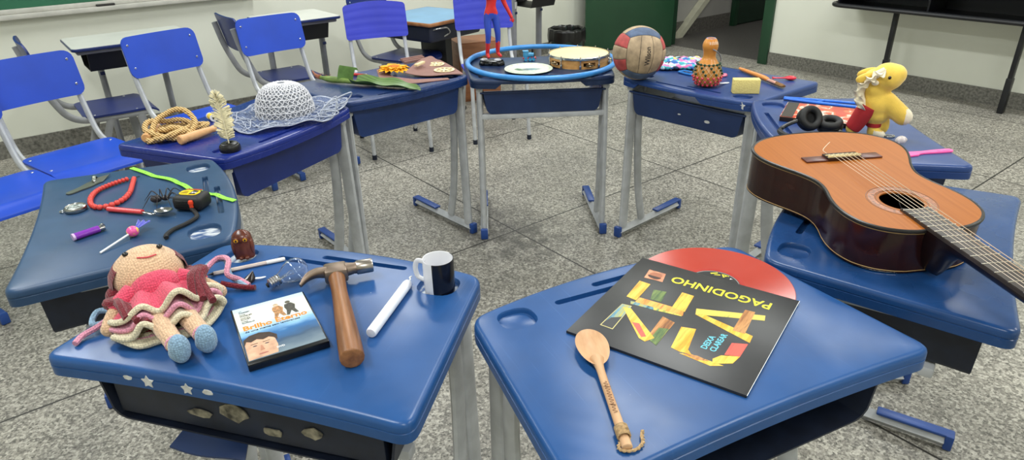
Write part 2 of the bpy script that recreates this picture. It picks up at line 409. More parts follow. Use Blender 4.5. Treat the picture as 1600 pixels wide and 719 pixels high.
def desktop(mb, gap=None):
    T = .76; prof = [(.0105, 0), (.0055, -.0012), (.002, -.0042), (.0004, -.009), (0, -.0165), (.0014, -.0175), (.0014, -.019), (0, -.020), (0, -.038), (.004, -.040)]
    rings = []
    for ins, z in prof:
        ps = outline(inset=ins); ring = []
        for p in ps:
            zz = z
            if gap and gap[0] < p.x < gap[1] and p.y < .02: zz = max(z, -.017+ .0006*z/.04)
            ring.append(mb.bm.verts.new((p.x, p.y, T+zz)))
        rings.append(ring)
    n = len(rings[0])
    for a, b in zip(rings[:-1], rings[1:]):
        for i in range(n): mb._f([a[i], b[i], b[(i+1) % n], a[(i+1) % n]])
    under = [mb.bm.verts.new((p.x, p.y, T-.0185)) for p in outline(inset=.012)]
    for i in range(n): mb._f([rings[-1][i], under[i], under[(i+1) % n], rings[-1][(i+1) % n]])
    mb._f(under)
    holes = [ovalp(.235, .042, .036, .033), ovalp(-.237, .056, .042, .038), slot(.0, .142, .034, .030, .0075), slot(-.14, .046, .010, .006, .0075)]
    edges = [mb.bm.edges.get((rings[0][i], rings[0][(i+1) % n])) for i in range(n)]
    for k, hl in enumerate(holes):
        m = len(hl); cen = sum(hl, Vector((0, 0)))/m; lv = []
        for sc, z in ((0, 0), (.0012, -.0015), (.002, -.005), (.003, -.0105), (.005, -.0115)):
            lv.append([mb.bm.verts.new((p.x+(cen-p).normalized().x*sc, p.y+(cen-p).normalized().y*sc, T+z)) for p in hl])
        for a, b in zip(lv[:-1], lv[1:]):
            for i in range(m): mb._f([a[i], a[(i+1) % m], b[(i+1) % m], b[i]])
        mb.mi = 1 if k < 2 else 0
        mb._f(lv[-1]); mb.mi = 0
        edges += [mb.bm.edges.get((lv[0][i], lv[0][(i+1) % m])) for i in range(m)]
    r = bmesh.ops.triangle_fill(mb.bm, edges=edges, use_beauty=True)
    for f in r['geom']:
        if isinstance(f, bmesh.types.BMFace): f.smooth = True
def make_desk(label, pose, paint, dz=0, gap=None, traymat=None, legs=None, flap=False, chips=(), worn=False):
    t = thing('school_desk', label, 'desk', (pose[0], pose[1], 0), pose[2], 'blue school desks in the ring')
    legs = legs or GREY; traymat = traymat or NAVY
    mb = MB(); desktop(mb, gap); o = mb.build('desktop', [paint, WORN if worn else paint], t, 40); o.location.z = dz
    # tray: U profile run along the depth plus the inner wall; open towards the seat
    zt = .7005 if gap else .7185
    mb = MB(); th = .004
    prof = [(-.262, zt), (-.247, .618), (-.238, .606), (-.225, .601), (.225, .601), (.238, .606), (.247, .618), (.262, zt)]
    inn = [(x*(1-.004/.25), z+th*.9 if z < .69 else z) for x, z in prof]
    XZ = Matrix(((1, 0, 0, 0), (0, 0, -1, 0), (0, 1, 0, 0), (0, 0, 0, 1)))
    mb.prism(prof+inn[::-1], -.40, -.018, XZ); mb.prism(prof, -.023, -.0175, XZ)
    mb.box((-.268, .21, zt-.003), (.016, .38, .005)); mb.box((.268, .21, zt-.003), (.016, .38, .005)); mb.box((0, .0165, zt-.004), (.55, .012, .007), None, .002)
    
    for v in mb.bm.verts: v.co.x *= 1+.15*max(0, v.co.y-.18)/.22
    o = mb.build('book_tray', traymat, t, 30); o.location.z = dz
    if flap:
        mb = MB(); mb.shell(lambda u, v: (.135-.135*u+.012*v*(1-2*u), .395+.030*v, .602-.018*v-.006*sin(u*5)*v), 10, 4, .004); mb.build('broken_flap', NAVY, t)
        for (x, z, ww, hh) in ((.012, .668, .060, .034), (.085, .650, .05, .016), (-.06, .640, .04, .016), (-.14, .655, .04, .02)):
            mb = MB(); mb.prism([(x+ww*(.42+.18*random.random())*cos(q), z+hh*(.4+.3*random.random())*sin(q)) for q in [k*2*pi/11 for k in range(11)]], -.398, -.396, XZ)
            mb.build('paint_scrap', M('scraps', (120, 114, 98), .8, .4, 60), t)
        mb = MB(); mb.box((0, .385, .658), (.54, .02, .09), None, .004); mb.build('tray_lip', NAVYD, t)
    for s in (-1, 1):
        xb = .283
        mb = MB(); mb.tube([(s*xb, -.005, .025), (s*(xb-.01), .45, .025)], 1, 4, sec=(.026*.72, .031*.72), caps=True)
        ft = mb.build('foot', legs, t, 30)
        ft2 = MB(); ft2.box((s*xb, -.006, .026), (.034, .022, .050), None, .004); ft2.build('end_cap', CAPB, ft)
        ft2 = MB(); ft2.box((s*(xb-.008), .37, .0485), (.036, .20, .010), None, .004); ft2.box((s*(xb-.01), .46, .028), (.036, .022, .050), None, .004); ft2.build('end_cap', CAPB, ft)
        mb = MB(); mb.tube([(s*xb, .03, .04), (s*(xb-.006), .04, .722+dz)], .0245, 12, sec=(.56, 1.1), up=(0, 1, 0)); mb.build('straight_post', legs, t, 30)
        cp = smooth_path([(s*(xb-.004), .165, .045), (s*(xb-.006), .125, .20), (s*(xb-.008), .098, .40), (s*(xb-.008), .09, .58), (s*(xb-.008), .105, .70+dz)], 5)
        mb = MB(); mb.tube(cp, .022, 10, sec=(.6, 1.05), up=(0, 1, 0)); mb.build('curved_post', legs, t, 30)
        mb = MB(); mb.box((s*(xb-.006), .21, .708+dz), (.030, .39, .024), None, .006); mb.build('side_rail', legs, t, 30)
    mb = MB(); mb.box((0, .03 if gap and gap[1] > .12 else .33, .588), (.57, .028, .024), None, .005); mb.build('crossbar', legs, t, 30)
    for (px_, pz_, pr_2, py_, kind_) in chips:
        mb = MB(); k_ = 10 if kind_ else 9
        mb.prism([(px_+pr_2*(1.25 if not kind_ else 1)*cos(q)*((.55 if i % 2 else 1.0) if kind_ else .8+.3*random.random()), pz_+pr_2*sin(q)*((.55 if i % 2 else 1.0) if kind_ else .45+.2*random.random())) for i, q in enumerate([.3+2*pi*i/k_ for i in range(k_)])], -py_-.0012, -py_+.001, XZ); mb.build('paint_chip', M('chip_white', (206, 206, 204), .6, .1, 60), t)
    return t
blueA = desk_paint('paint_blue', (32, 78, 136), .8, .31); blueB = desk_paint('paint_slate_blue', (42, 71, 106), .6, .36); blueC = desk_paint('paint_royal', (24, 43, 124), .3, .26)
blueD = desk_paint('paint_navy_blue', (26, 50, 100), .25, .28); blueE = desk_paint('paint_deep_navy', (28, 45, 78), .25, .3); blueF = desk_paint('paint_mid_blue', (37, 65, 122), .55, .32)
make_desk('blue desk in front at left holding the knitted doll, film case and hammer', (-.3605, 1.2770, -3.4336), blueA, traymat=NAVYD, flap=True, worn=True, chips=((.137, .738, .013, .4335, 1), (.060, .737, .012, .4316, 1), (.020, .738, .009, .4313, 0), (.178, .740, .008, .4345, 0)))
make_desk('slate blue desk at far left holding the tape measure and red necklace', (-.7805, 1.6689, -4.2650), blueB, traymat=NAVYD, worn=True)
make_desk('royal blue desk under the rope, quill and white lace hat', (-.7368, 2.2070, 1.0993), blueC, traymat=M('tray_royal', (24, 44, 112), .4))
make_desk('blue desk under the long green leaf and the sunflower', (-.4040, 2.7311, .7168), blueD, traymat=M('tray_blue', (28, 56, 112), .4))
make_desk('dark blue desk at the back of the ring under the blue hoop', (.1514, 2.8642, .0465), blueE, gap=(-.19, .17))
make_desk('blue desk with a broken front edge under the volleyball and gourd', (.6949, 2.6279, -.8336), blueF, gap=(-.21, .10), chips=((.262, .739, .016, -.0095, 1), (.11, .640, .012, .0172, 0), (-.02, .645, .006, .0172, 0)))
make_desk('blue desk carrying the headphones and yellow plush horse', (.8440, 2.0597, -1.6859), blueF, dz=.02)
make_desk('glossy blue desk beneath the neck end of the guitar', (.7031, 1.4793, -2.1765), desk_paint('paint_glossy_blue', (28, 66, 118), .5, .26), traymat=NAVYD)
make_desk('blue desk in front at right holding the record and wooden spoon', (.2012, 1.1667, -2.7076), blueA, traymat=NAVYD)
# white paint chips on two aprons (shape-wear on the plastic) are part of the desk paint

# ============================================================ CHAIRS
SEATB = M('seat_blue', (28, 72, 190), .36, .05, 5); SEAT_SHADED = M('seat_blue_shaded', (22, 40, 104), .4, .08, 6); SEATV = M('seat_violet_blue', (52, 62, 190), .4, .05, 5)  # wall chairs get the seat blue darkened, their shade put into the colour
RIV = metal('rivet_steel', (215, 215, 215), .3)
def plate_fn(w, h, r, f):
    def fn(u, v):
        y = -h/2+h*(.5-.5*cos(pi*v)); d = min(y+h/2, h/2-y); hw = w/2
        if d < r: hw = w/2-r+sqrt(max(0, r*r-(r-d)**2))
        return f(hw*(2*u-1), y)
    return fn
def make_chair(label, pose, seatm, framem, group='blue chairs along the back of the ring', ribs=False):
    t = thing('school_chair', label, 'chair', (pose[0], pose[1], 0), pose[2], group)
    W, ZB, ZT, YB, YT = .403, .65, .857, .215, .258
    def back(x, y):
        k = (y+.1035)/.207; bow = .018*(1-(x/.2)**2)
        crown = .02*(1-(x/.2)**2)*k if ribs else 0
        gr = -.0013*abs(sin(k*pi*4.5))**14 if ribs and .1 < k < .95 else 0
        return Vector((x, YB+(YT-YB)*k+bow-gr, ZB+(ZT-ZB)*k+crown))
    mb = MB(); mb.shell(plate_fn(W, .207, .018 if ribs else .04, back), 18, 30 if ribs else 14, .011, (0, 1, -.1))
    bk = mb.build('backrest', seatm, t, 50)
    def seat(x, y):
        k = (y+.195)/.39; yy = .105-.375*(1-k)
        z = .452-.010*sin(pi*min(1, k*1.1))*(1-(x/.22)**2)
        if k < .16: z -= .035*((.16-k)/.16)**2
        return Vector((x, yy, z))
    mb = MB(); mb.shell(plate_fn(.40, .39, .045, seat), 16, 20, .011, (0, 0, -1)); st = mb.build('seat', seatm, t, 50)
    if not ribs:
        for sx_ in (-1, 1):
            for zz in (.25, .80):
                p = back(sx_*.172, -.1035+.207*zz); m2 = MB(); m2.lathe([(0, .004), (.005, .003), (.0065, 0), (0, 0)], 10, TR(p.x, p.y-.001, p.z, pi/2+.2)); m2.build('rivet', RIV, bk)
                p2 = seat(sx_*.176, -.195+.39*(.30 if zz < .5 else .86)); m2 = MB(); m2.lathe([(0, .003), (.005, .002), (.0065, 0), (0, 0)], 10, TR(p2.x, p2.y, p2.z)); m2.build('rivet', RIV, st)
    for s in (-1, 1):
        x = s*.178
        if not ribs:
            pth = smooth_path([(x, .282, .80), (x, .2515, .66), (x, .205, .53), (x, .17, .47), (x, .115, .437), (x, .03, .428), (x, -.10, .426), (x, -.215, .424)], 5)
            mb = MB(); mb.tube(pth, .0165, 10, sec=(.75, 1.1), up=(0, 1, 0)); mb.build('back_post', framem, t, 40)
            mb = MB(); mb.tube([(x, -.17, .42), (x*1.03, -.185, .04)], .019, 10, sec=(.65, 1.15), up=(0, 1, 0)); mb.build('leg', framem, t, 40)
            mb = MB(); mb.tube(smooth_path([(x, -.02, .425), (x, .03, .30), (x*1.02, .09, .14), (x*1.03, .14, .04)], 5), .017, 10, sec=(.65, 1.1), up=(0, 1, 0)); mb.build('leg', framem, t, 40)
            mb = MB(); mb.tube([(x*1.03, -.25, .024), (x*1.03, .22, .024)], 1, 4, sec=(.018, .022)); rn = mb.build('runner', framem, t, 30)
            m2 = MB(); m2.box((x*1.03, -.20, .043), (.032, .12, .010), None, .004); m2.box((x*1.03, -.258, .026), (.032, .02, .046), None, .004); m2.build('end_cap', CAPB, rn)
        else:
            pth = smooth_path([(x, .277, .82), (x, .247, .66), (x, .208, .53), (x, .172, .465), (x, .11, .435), (x, .0, .430), (x, -.19, .428), (x*1.01, -.225, .40), (x*1.02, -.25, .2), (x*1.03, -.27, .012)], 5)
            mb = MB(); mb.tube(pth, .0125, 10, up=(0, 1, 0)); fr = mb.build('front_leg', framem, t, 40)
            m2 = MB(); m2.lathe([(0, 0), (.015, 0), (.015, .03), (0, .03)], 10, TR(x*1.03, -.27, 0)); m2.build('rubber_tip', NAVYD, fr)
            mb = MB(); mb.tube(smooth_path([(x, .06, .43), (x, .12, .3), (x*1.05, .2, .012)], 5), .0125, 10, up=(0, 1, 0)); fr = mb.build('rear_leg', framem, t, 40)
            m2 = MB(); m2.lathe([(0, 0), (.015, 0), (.015, .03), (0, .03)], 10, TR(x*1.05, .2, 0)); m2.build('rubber_tip', NAVYD, fr)
    mb = MB(); mb.tube([(-.178, .02, .425), (.178, .02, .425)], .011, 8); mb.tube([(-.178, -.16, .422), (.178, -.16, .422)], .011, 8); mb.build('cross_tube', framem, t, 40)
    return t
make_chair('blue chair at the left edge, only its seat in view behind the slate blue desk', (-2.094, 2.514, .95), SEATB, GREY)
make_chair('blue chair facing the rope desk, its seat in full view', (-1.99, 2.945, .935), SEATB, GREY)
make_chair('blue chair behind the rope, second backrest from the left', (-1.647, 3.517, .932), SEATB, GREY)
make_chair('blue chair right behind the lace hat', (-1.25, 3.966, .741), SEATB, GREY)
make_chair('violet blue ribbed chair behind the long leaf desk', (-.769, 4.297, .348), SEATV, GREY, ribs=True)
make_chair('violet blue ribbed chair behind the toy figure and hoop', (-.106, 4.53, .218), SEATV, GREY, ribs=True)

# ============================================================ THINGS ON THE FRONT LEFT DESK
TZ = .7602
BLACK = M('black_plastic', (16, 16, 18), .35); WHITE = M('white_plastic', (236, 236, 238), .4); STEEL = metal('steel'); RED = M('red_plastic', (196, 40, 42), .3)
CREAM = crochet('yarn_cream', (238, 226, 196)); SKINY = crochet('yarn_skin', (236, 196, 160), 240); PINK = crochet('yarn_pink', (232, 84, 112)); LPINK = crochet('yarn_light_pink', (236, 160, 184)); MAROON = crochet('yarn_maroon', (122, 36, 48)); SKYB = crochet('yarn_blue', (150, 182, 210))
# --- crocheted doll, lying on its back; local +x from head to feet, z up
dz_ = radians(-51.5)
doll = thing('crochet_doll', 'crocheted doll in a pink dress with pale blue shoes lying on its back', 'doll', (-.702, 1.128, TZ), dz_)
mb = MB(); mb.ell((0, 0, .058), (.060, .064, .056), None, 28, 18)
hd = mb.build('head', SKINY, doll)
for y in (-.028, .030):
    m2 = MB(); m2.ell((.004 + (.004 if y > 0 else -.004), y, .1105), (.0055, .0055, .004)); m2.build('eye', BLACK, hd)
m2 = MB(); m2.tube(smooth_path([(.026, -.014, .1085), (.033, .002, .107), (.029, .018, .1055)], 5), .0014, 6); m2.build('mouth', M('mouth_red', (206, 82, 90), .8), hd)
mb = MB()
def hairf(u, v):
    th = -1.9+3.8*v; ph = pi*u
    # cap on the back of the head, open towards the face
    d = Vector((-cos(th)*sin(ph), sin(th)*sin(ph), 0)); e = Vector((0, 0, -cos(ph)))
    return Vector((0, 0, .056))+Vector((d.x*.066, d.y*.070, min(.036, .052*(e.z))))+Vector((.001*sin(40*v), 0, 0))
mb.grid(hairf, 10, 24); 
for y, dx in ((-.066, .012), (.068, .02)):
    mb.ell((dx, y, .035), (.024, .016, .022))
hr = mb.build('hair', MAROON, doll)
for sgn, base in ((1, (.03, .066, .05)), (-1, (.03, -.064, .04))):
    for k in range(3):
        o_ = (k-1)*.008
        m2 = MB(); pts_ = [(base[0], base[1], base[2]), (base[0]+.03, base[1]+sgn*(.012+o_), base[2]+.012), (base[0]+.065, base[1]-sgn*.004+o_, base[2]+.02-.006*k), (base[0]+.105+.012*k, base[1]-sgn*.010+o_*1.6, .052-.004*k)]
        m2.tube(smooth_path(pts_, 5), [.010-.0002*i for i in range(16)], 7); m2.build('pigtail', MAROON, doll)
# long strand and ribbons beside the head (far side)
for k, (c, pts_) in enumerate(((LPINK, [(.02, .085, .03), (.0, .125, .045), (.03, .14, .05), (.06, .125, .035), (.06, .145, .015), (.08, .156, .006)]), (SKYB, [(.0, .09, .02), (-.02, .115, .03), (.005, .14, .04), (.04, .135, .02), (.085, .15, .006)]), (MAROON, [(.06, .11, .02), (.080, .135, .012), (.09, .152, .007), (.098, .162, .007)]), (LPINK, [(.04, -.075, .02), (.055, -.105, .014), (.06, -.135, .008), (.075, -.15, .006)]), (SKYB, [(.03, -.075, .02), (.02, -.10, .024), (.045, -.115, .016), (.05, -.09, .012)]))):
    m2 = MB(); m2.tube(smooth_path(pts_, 6), .0055, 7); m2.build('hair_ribbon', c, doll)
# dress: ruffled closed skirt flattened onto the table
def ruf(ph, v, k=8, amp=1): return amp*v*v*(.012*sin(k*ph+.6)+.007*sin(3*ph+1))
def dressf(x0, x1, w0, w1, h0, h1, amp=1, k=8, ph0=0):
    def fn(u, v):
        ph = 2*pi*u; w = w0+(w1-w0)*v**.8; h = h0+(h1-h0)*v
        fl = 1+ruf(ph+ph0, v, k, amp)*6
        y = w*sin(ph)*fl; z = .004+max(0, h*(1+cos(ph))*.5*fl) + .013*v*max(0, cos(ph))*sin(9*sin(ph)+ph0)
        x = x0+(x1-x0)*v - .045*v*abs(sin(ph))**2 + .007*v*sin(5*ph+ph0)
        return Vector((x, y, max(.0068, z)))
    return fn
layers = (('underskirt', CREAM, dressf(.085, .178, .045, .092, .050, .034, .8, 5, .4)), ('underskirt', LPINK, dressf(.075, .160, .043, .090, .060, .044, .9, 5, .3)), ('dress', PINK, dressf(.040, .150, .036, .092, .066, .060, 1, 5, 0)))
for i, (nm, mt, fn) in enumerate(layers):
    mb = MB(); mb.grid(fn, 96, 14, None, True); ds = mb.build(nm, mt, doll, 0)
    so = ds.modifiers.new('thick', 'SOLIDIFY'); so.thickness = .004; so.offset = -1
    rim = [fn(q/140, 1) for q in range(140)]
    m2 = MB(); m2.tube(rim, .0058 if i != 1 else .005, 7, True); m2.build('hem', (CREAM, LPINK, CREAM)[i], ds, 0)
mb = MB(); mb.ell((.055, 0, .052), (.034, .046, .034)); mb.build('bodice', PINK, doll)
for s in (-1, 1):
    ap = smooth_path([(.050, s*.04, .055), (.066, s*.068, .045), (.085, s*.088, .032), (.098, s*.096, .024)], 5)
    mb = MB(); mb.tube(ap[:8], [.020-.0006*i for i in range(8)], 10); mb.build('sleeve', PINK, doll, 0)
    mb = MB(); mb.tube(ap[6:], .0125, 10); mb.ell(ap[-1], .0135); mb.build('arm', SKINY, doll, 0)
    lp = smooth_path([(.10, s*.021, .032), (.17, s*.0215, .030), (.230, s*.0225+.004, .026), (.250, s*.0225+.004, .028)], 5)
    mb = MB(); mb.tube(lp, [.0195-.0004*i for i in range(len(lp))], 12); lg = mb.build('leg', SKINY, doll, 0)
    m2 = MB(); m2.lathe([(.0160, -.003), (.0168, 0), (.0160, .004)], 16, TR(.226, s*.0225+.004, .026, 0, pi/2)); m2.build('sock_stripe', LPINK, lg)
    m2 = MB(); m2.ell((.252, s*.0215+.004, .030), (.0175, .0175, .027), TR()); m2.ell((.246, s*.0215+.004, .022), (.016, .018, .019)); m2.build('shoe', SKYB, lg)

# --- film case
dvd = thing('film_case', 'flat plastic film case with a blue sky cover reading Brilho Eterno', 'film case', (-.438, .890, TZ), radians(28.3))
cw, chh = .135, .19
mb = MB(); mb.box((cw/2, chh/2, .0072), (cw, chh, .0144), None, .0018); mb.build('case', M('case_black', (14, 15, 18), .25), dvd)
t = NT('cover_print'); sxy = t.n('ShaderNodeSeparateXYZ'); t.l(t.obj(), sxy.inputs[0])
yv = t.math('DIVIDE', sxy.outputs[1], chh)
nz = t.math('MULTIPLY', t.math('SUBTRACT', t.noise(22, 5, t.mapped((1, 2.5, 1))), .5), .22)
bg = t.ramp(t.math('ADD', yv, nz), [(.05, rgb(124, 140, 152)), (.25, rgb(70, 92, 118)), (.40, rgb(62, 112, 168)), (.50, rgb(140, 186, 222)), (.62, rgb(214, 226, 226)), (.8, rgb(232, 228, 210)), (.95, rgb(196, 218, 230))])
t.base(bg); t.set(rough=.18)
mb = MB(); mb.box((cw/2, chh/2+.003, .0147), (cw-.006, chh-.012, .0006)); cov = mb.build('cover', t.m, dvd)
ORG = M('title_orange', (236, 140, 44), .4); DKB = M('print_dark', (36, 46, 62), .4)
text('Brilho Eterno', .020, ORG, cov, 'title', TR(.010, .105, .0151), bold=.0006, width=.112)
text('de uma mente sem lembranças', .0072, DKB, cov, 'subtitle', TR(.012, .0965, .0151), width=.095, bold=.0001)
for k, (a_, b_) in enumerate((('JIM', 'CARREY'), ('KATE', 'WINSLET'), ('KIRSTEN', 'DUNST'), ('MARK', 'RUFFALO'))):
    text(a_, .0042, DKB, cov, 'credit', TR(.012, .172-.0125*k, .0151)); text(b_, .0052, DKB, cov, 'credit', TR(.012, .1665-.0125*k, .0151), bold=.0001)
text('DVD', .0065, WHITE, cov, 'lettering', TR(.052, .024, .0151), bold=.0002)
def flat(mb, poly, z=.0151, h=.0002): mb.prism(poly, z, z+h); return mb
# generic portrait: plain man's face with short hair at the lower left of the cover
FSK = M('print_face', (214, 168, 140), .3, .12, 60)
mb = MB(); flat(mb, [(.004, .010), (.052, .012), (.056, .034), (.055, .058), (.046, .074), (.030, .080), (.014, .076), (.005, .062)]); fc = mb.build('portrait', FSK, cov)
mb = MB(); flat(mb, [(.003, .052), (.005, .074), (.016, .084), (.033, .087), (.050, .080), (.060, .066), (.058, .050), (.053, .060), (.046, .066), (.036, .062), (.026, .068), (.016, .063), (.009, .068)], .0153); mb.build('portrait_hair', M('print_hair', (62, 46, 38), .4, .15, 80), fc)
for x in (.020, .040):
    mb = MB(); flat(mb, circ(.0038, 14, x, .048, .0014), .0153); mb.build('portrait_eye', DKB, fc)
    mb = MB(); flat(mb, [(x-.006, .0535), (x+.006, .0545), (x+.006, .056), (x-.006, .055)], .0153); mb.build('portrait_brow', M('print_hair', (62, 46, 38)), fc)
mb = MB(); flat(mb, [(.029, .046), (.031, .046), (.034, .031), (.026, .030)], .0153); mb.build('portrait_nose', M('print_face_dark', (186, 132, 106), .3), fc)
mb = MB(); flat(mb, circ(.008, 16, .030, .021, .0016), .0153); mb.build('portrait_mouth', M('print_lip', (178, 104, 96), .3), fc)
# two small standing figures near the top
for x, c1_, c2_ in ((.078, (176, 128, 84), (206, 180, 150)), (.100, (70, 66, 58), (92, 84, 70))):
    mb = MB(); flat(mb, [(x-.008, .136), (x-.010, .148), (x-.008, .158), (x+.004, .160), (x+.010, .150), (x+.007, .136), (x+.011, .120), (x+.005, .120), (x, .132), (x-.006, .118), (x-.011, .119)]); mb.build('printed_figure', M('fig%d' % c1_[0], c1_, .4, .3, 200), cov)
    mb = MB(); flat(mb, circ(.0048, 14, x-.001, .1645)); mb.build('printed_figure', M('figh%d' % c2_[0], c2_, .4, .2, 200), cov)

# --- claw hammer
ham = thing('claw_hammer', 'claw hammer with a worn wooden handle lying face down on the blue desk', 'hammer', (-.355, 1.170, TZ), radians(-72.3))
mb = MB(); hp = [(-.012, 0, .022), (.03, 0, .021), (.08, 0, .0195), (.14, 0, .0195), (.20, 0, .0205), (.245, 0, .0205), (.282, 0, .020), (.290, 0, .020)]
mb.tube(smooth_path(hp, 4), [.0165, .0163, .016, .0158, .0150, .0148, .0145, .0143, .0145, .0148, .0152, .0157, .0163, .0168, .0172, .0176, .018, .0184, .0187, .019, .0192, .0194, .0195, .0196, .0196, .0195, .0194, .019, .0165], 14, sec=(1.05, .98)); mb.build('handle', wood('hammer_wood', (100, 60, 32), (156, 104, 62), (6, 70, 70), .4), ham)
HM = metal('hammer_steel', (150, 132, 118), .45)
mb = MB(); mb.box((-.004, 0, .024), (.042, .046, .030), None, .006)                     # cheek with the eye
mb.tube([(-.006, .02, .026), (-.006, .036, .026), (-.006, .044, .026)], [.0145, .0115, .0125], 12)
hb = mb.build('hammer_head', HM, ham)
mb = MB(); mb.lathe([(0, 0), (.0135, 0), (.0145, .002), (.0145, .030), (.0135, .033), (0, .033)], 20, TR(-.006, .041, .026, -pi/2)); mb.build('striking_face', metal('face_steel', (178, 168, 158), .3), hb)
for s in (-1, 1):
    mb = MB(); mb.tube(smooth_path([(-.006+s*.004, -.018, .027+s*.002), (-.006+s*.008, -.038, .029+s*.003), (.002+s*.010, -.056, .027+s*.003), (.018+s*.009, -.070, .021+s*.004)], 5), [.0125-.00055*i for i in range(16)], 10, sec=(.62, 1.0)); mb.build('claw', HM, hb)

# --- candle
can = thing('candle', 'white wax candle lying between the hammer and the mug', 'candle', (-.253, .979, TZ+.0098), radians(75.5))
mb = MB(); mb.lathe([(0, -.001), (.0085, 0), (.0098, .003), (.0098, .168), (.008, .176), (.004, .181), (0, .182)], 20, TR(0, 0, 0, 0, pi/2)); mb.build('wax', M('candle_wax', (238, 240, 250), .45, .02, 10, sub=.1), can)
mb = MB(); mb.tube(smooth_path([(.180, 0, 0), (.190, .001, .001), (.197, .005, 0), (.203, .004, -.001)], 4), .0016, 6); mb.build('wick', M('wick', (232, 230, 226), .8), can)

# --- mug, half black half white
mug = thing('mug', 'small mug painted half white and half black standing in the cup recess', 'mug', (-.1460, 1.146, TZ-.0100), radians(-10)); mug.scale = (.86, .86, .84)
mb = MB(); pr_ = [(0, .004), (.030, .004), (.033, .0), (.0345, .002), (.0355, .02), (.0358, .088), (.0352, .0905), (.0342, .090), (.0335, .084), (.033, .012), (.028, .008), (0, .008)]
mb.lathe(pr_, 40)
for f in mb.bm.faces:
    c = f.calc_center_median(); a_ = math.atan2(c.y, c.x)
    if -1.72 < a_ < .95 and c.xy.length > .0343: f.material_index = 1
mb.build('cup', [M('mug_white', (232, 232, 236), .18, .02), M('mug_black', (16, 16, 26), .2)], mug)
mb = MB(); mb.tube(smooth_path([(-.033, .004, .076), (-.050, .007, .077), (-.058, .009, .058), (-.053, .008, .034), (-.033, .004, .026)], 6), .0052, 10, sec=(1.2, .8), up=(0, 1, 0)); mb.build('handle', M('mug_white', (232, 232, 236)), mug)

# --- light bulb, on its side
bul = thing('light_bulb', 'clear glass light bulb with a silver screw base lying beside the film case', 'light bulb', (-.487, 1.149, TZ+.0128), radians(38), None, 0, radians(-12.5)); bul.scale = (.86, .86, .86)
ax = TR(0, 0, 0, 0, pi/2)
mb = MB(); mb.lathe([(.0125, .026), (.013, .030), (.016, .038), (.0235, .050), (.0285, .062), (.029, .074), (.026, .085), (.018, .094), (.008, .098), (0, .099)], 28, ax); mb.build('glass_globe', glass('bulb_glass', (252, 253, 255), .0), bul); so = bul.children[0].modifiers.new('wall', 'SOLIDIFY'); so.thickness = .0009; so.offset = -1
mb = MB(); mb.lathe([(0, 0), (.006, .001), (.0115, .004)]+[(.0128+.0010*math.cos(pi*k), .006+.0028*k) for k in range(8)]+[(.0125, .030)], 22, ax); mb.build('screw_base', metal('base_metal', (205, 206, 210), .28), bul)
mb = MB(); mb.lathe([(0, -.004), (.005, -.003), (.0065, .001), (.0, .002)], 14, ax); mb.build('contact', BLACK, bul)
mb = MB(); mb.tube([(.03, 0, 0), (.05, .004, 0), (.062, .010, 0)], .0008, 5); mb.tube([(.03, 0, 0), (.05, -.004, 0), (.062, -.010, 0)], .0008, 5); mb.tube([(.062, .010, 0), (.064, 0, .002), (.062, -.010, 0)], .0005, 5); mb.tube([(.028, 0, 0), (.046, 0, 0)], .003, 8); mb.build('filament', glass('bulb_glass'), bul)

# --- ballpoint pen
pen = thing('ballpoint_pen', 'clear ballpoint pen lying above the doll with its tip to the left', 'pen', (-.634, 1.212, TZ+.0043), radians(23.5))
mb = MB(); mb.tube([(.012, 0, 0), (.150, 0, 0)], .0042, 6); mb.build('barrel', M('pen_barrel', (214, 196, 186), .12, .05, 30), pen)
mb = MB(); mb.tube([(-.002, 0, 0), (.002, 0, 0), (.013, 0, 0)], [.0006, .0014, .0038], 10); mb.build('tip', M('pen_tip', (70, 62, 60), .3), pen)
mb = MB(); mb.tube([(.118, 0, 0), (.154, 0, 0), (.156, 0, 0)], [.0044, .0044, .003], 10); mb.build('end_plug', M('pen_white', (236, 232, 226), .2), pen)
# --- small dark curved cap
cap = thing('small_cap', 'small dark curved cap lying between the pen and the film case', 'cap', (-.540, 1.186, TZ+.0024), radians(50))
mb = MB(); mb.shell(lambda u, v: Vector(((u-.5)*.026, (v-.5)*.024*(1-.5*(2*u-1)**2), .010*sin(pi*v)*(.6+.8*u)+.004*u)), 10, 10, .0022); mb.build('shell', M('cap_dark', (34, 24, 24), .2), cap, 0)
mb = MB(); mb.tube(smooth_path([(.010, -.004, .003), (.020, -.012, .0022), (.030, -.016, .002)], 4), [.002, .003, .003, .0028, .0028, .0026, .0024, .002, .0014], 6, sec=(1, .6)); mb.build('white_stem', WHITE, cap)
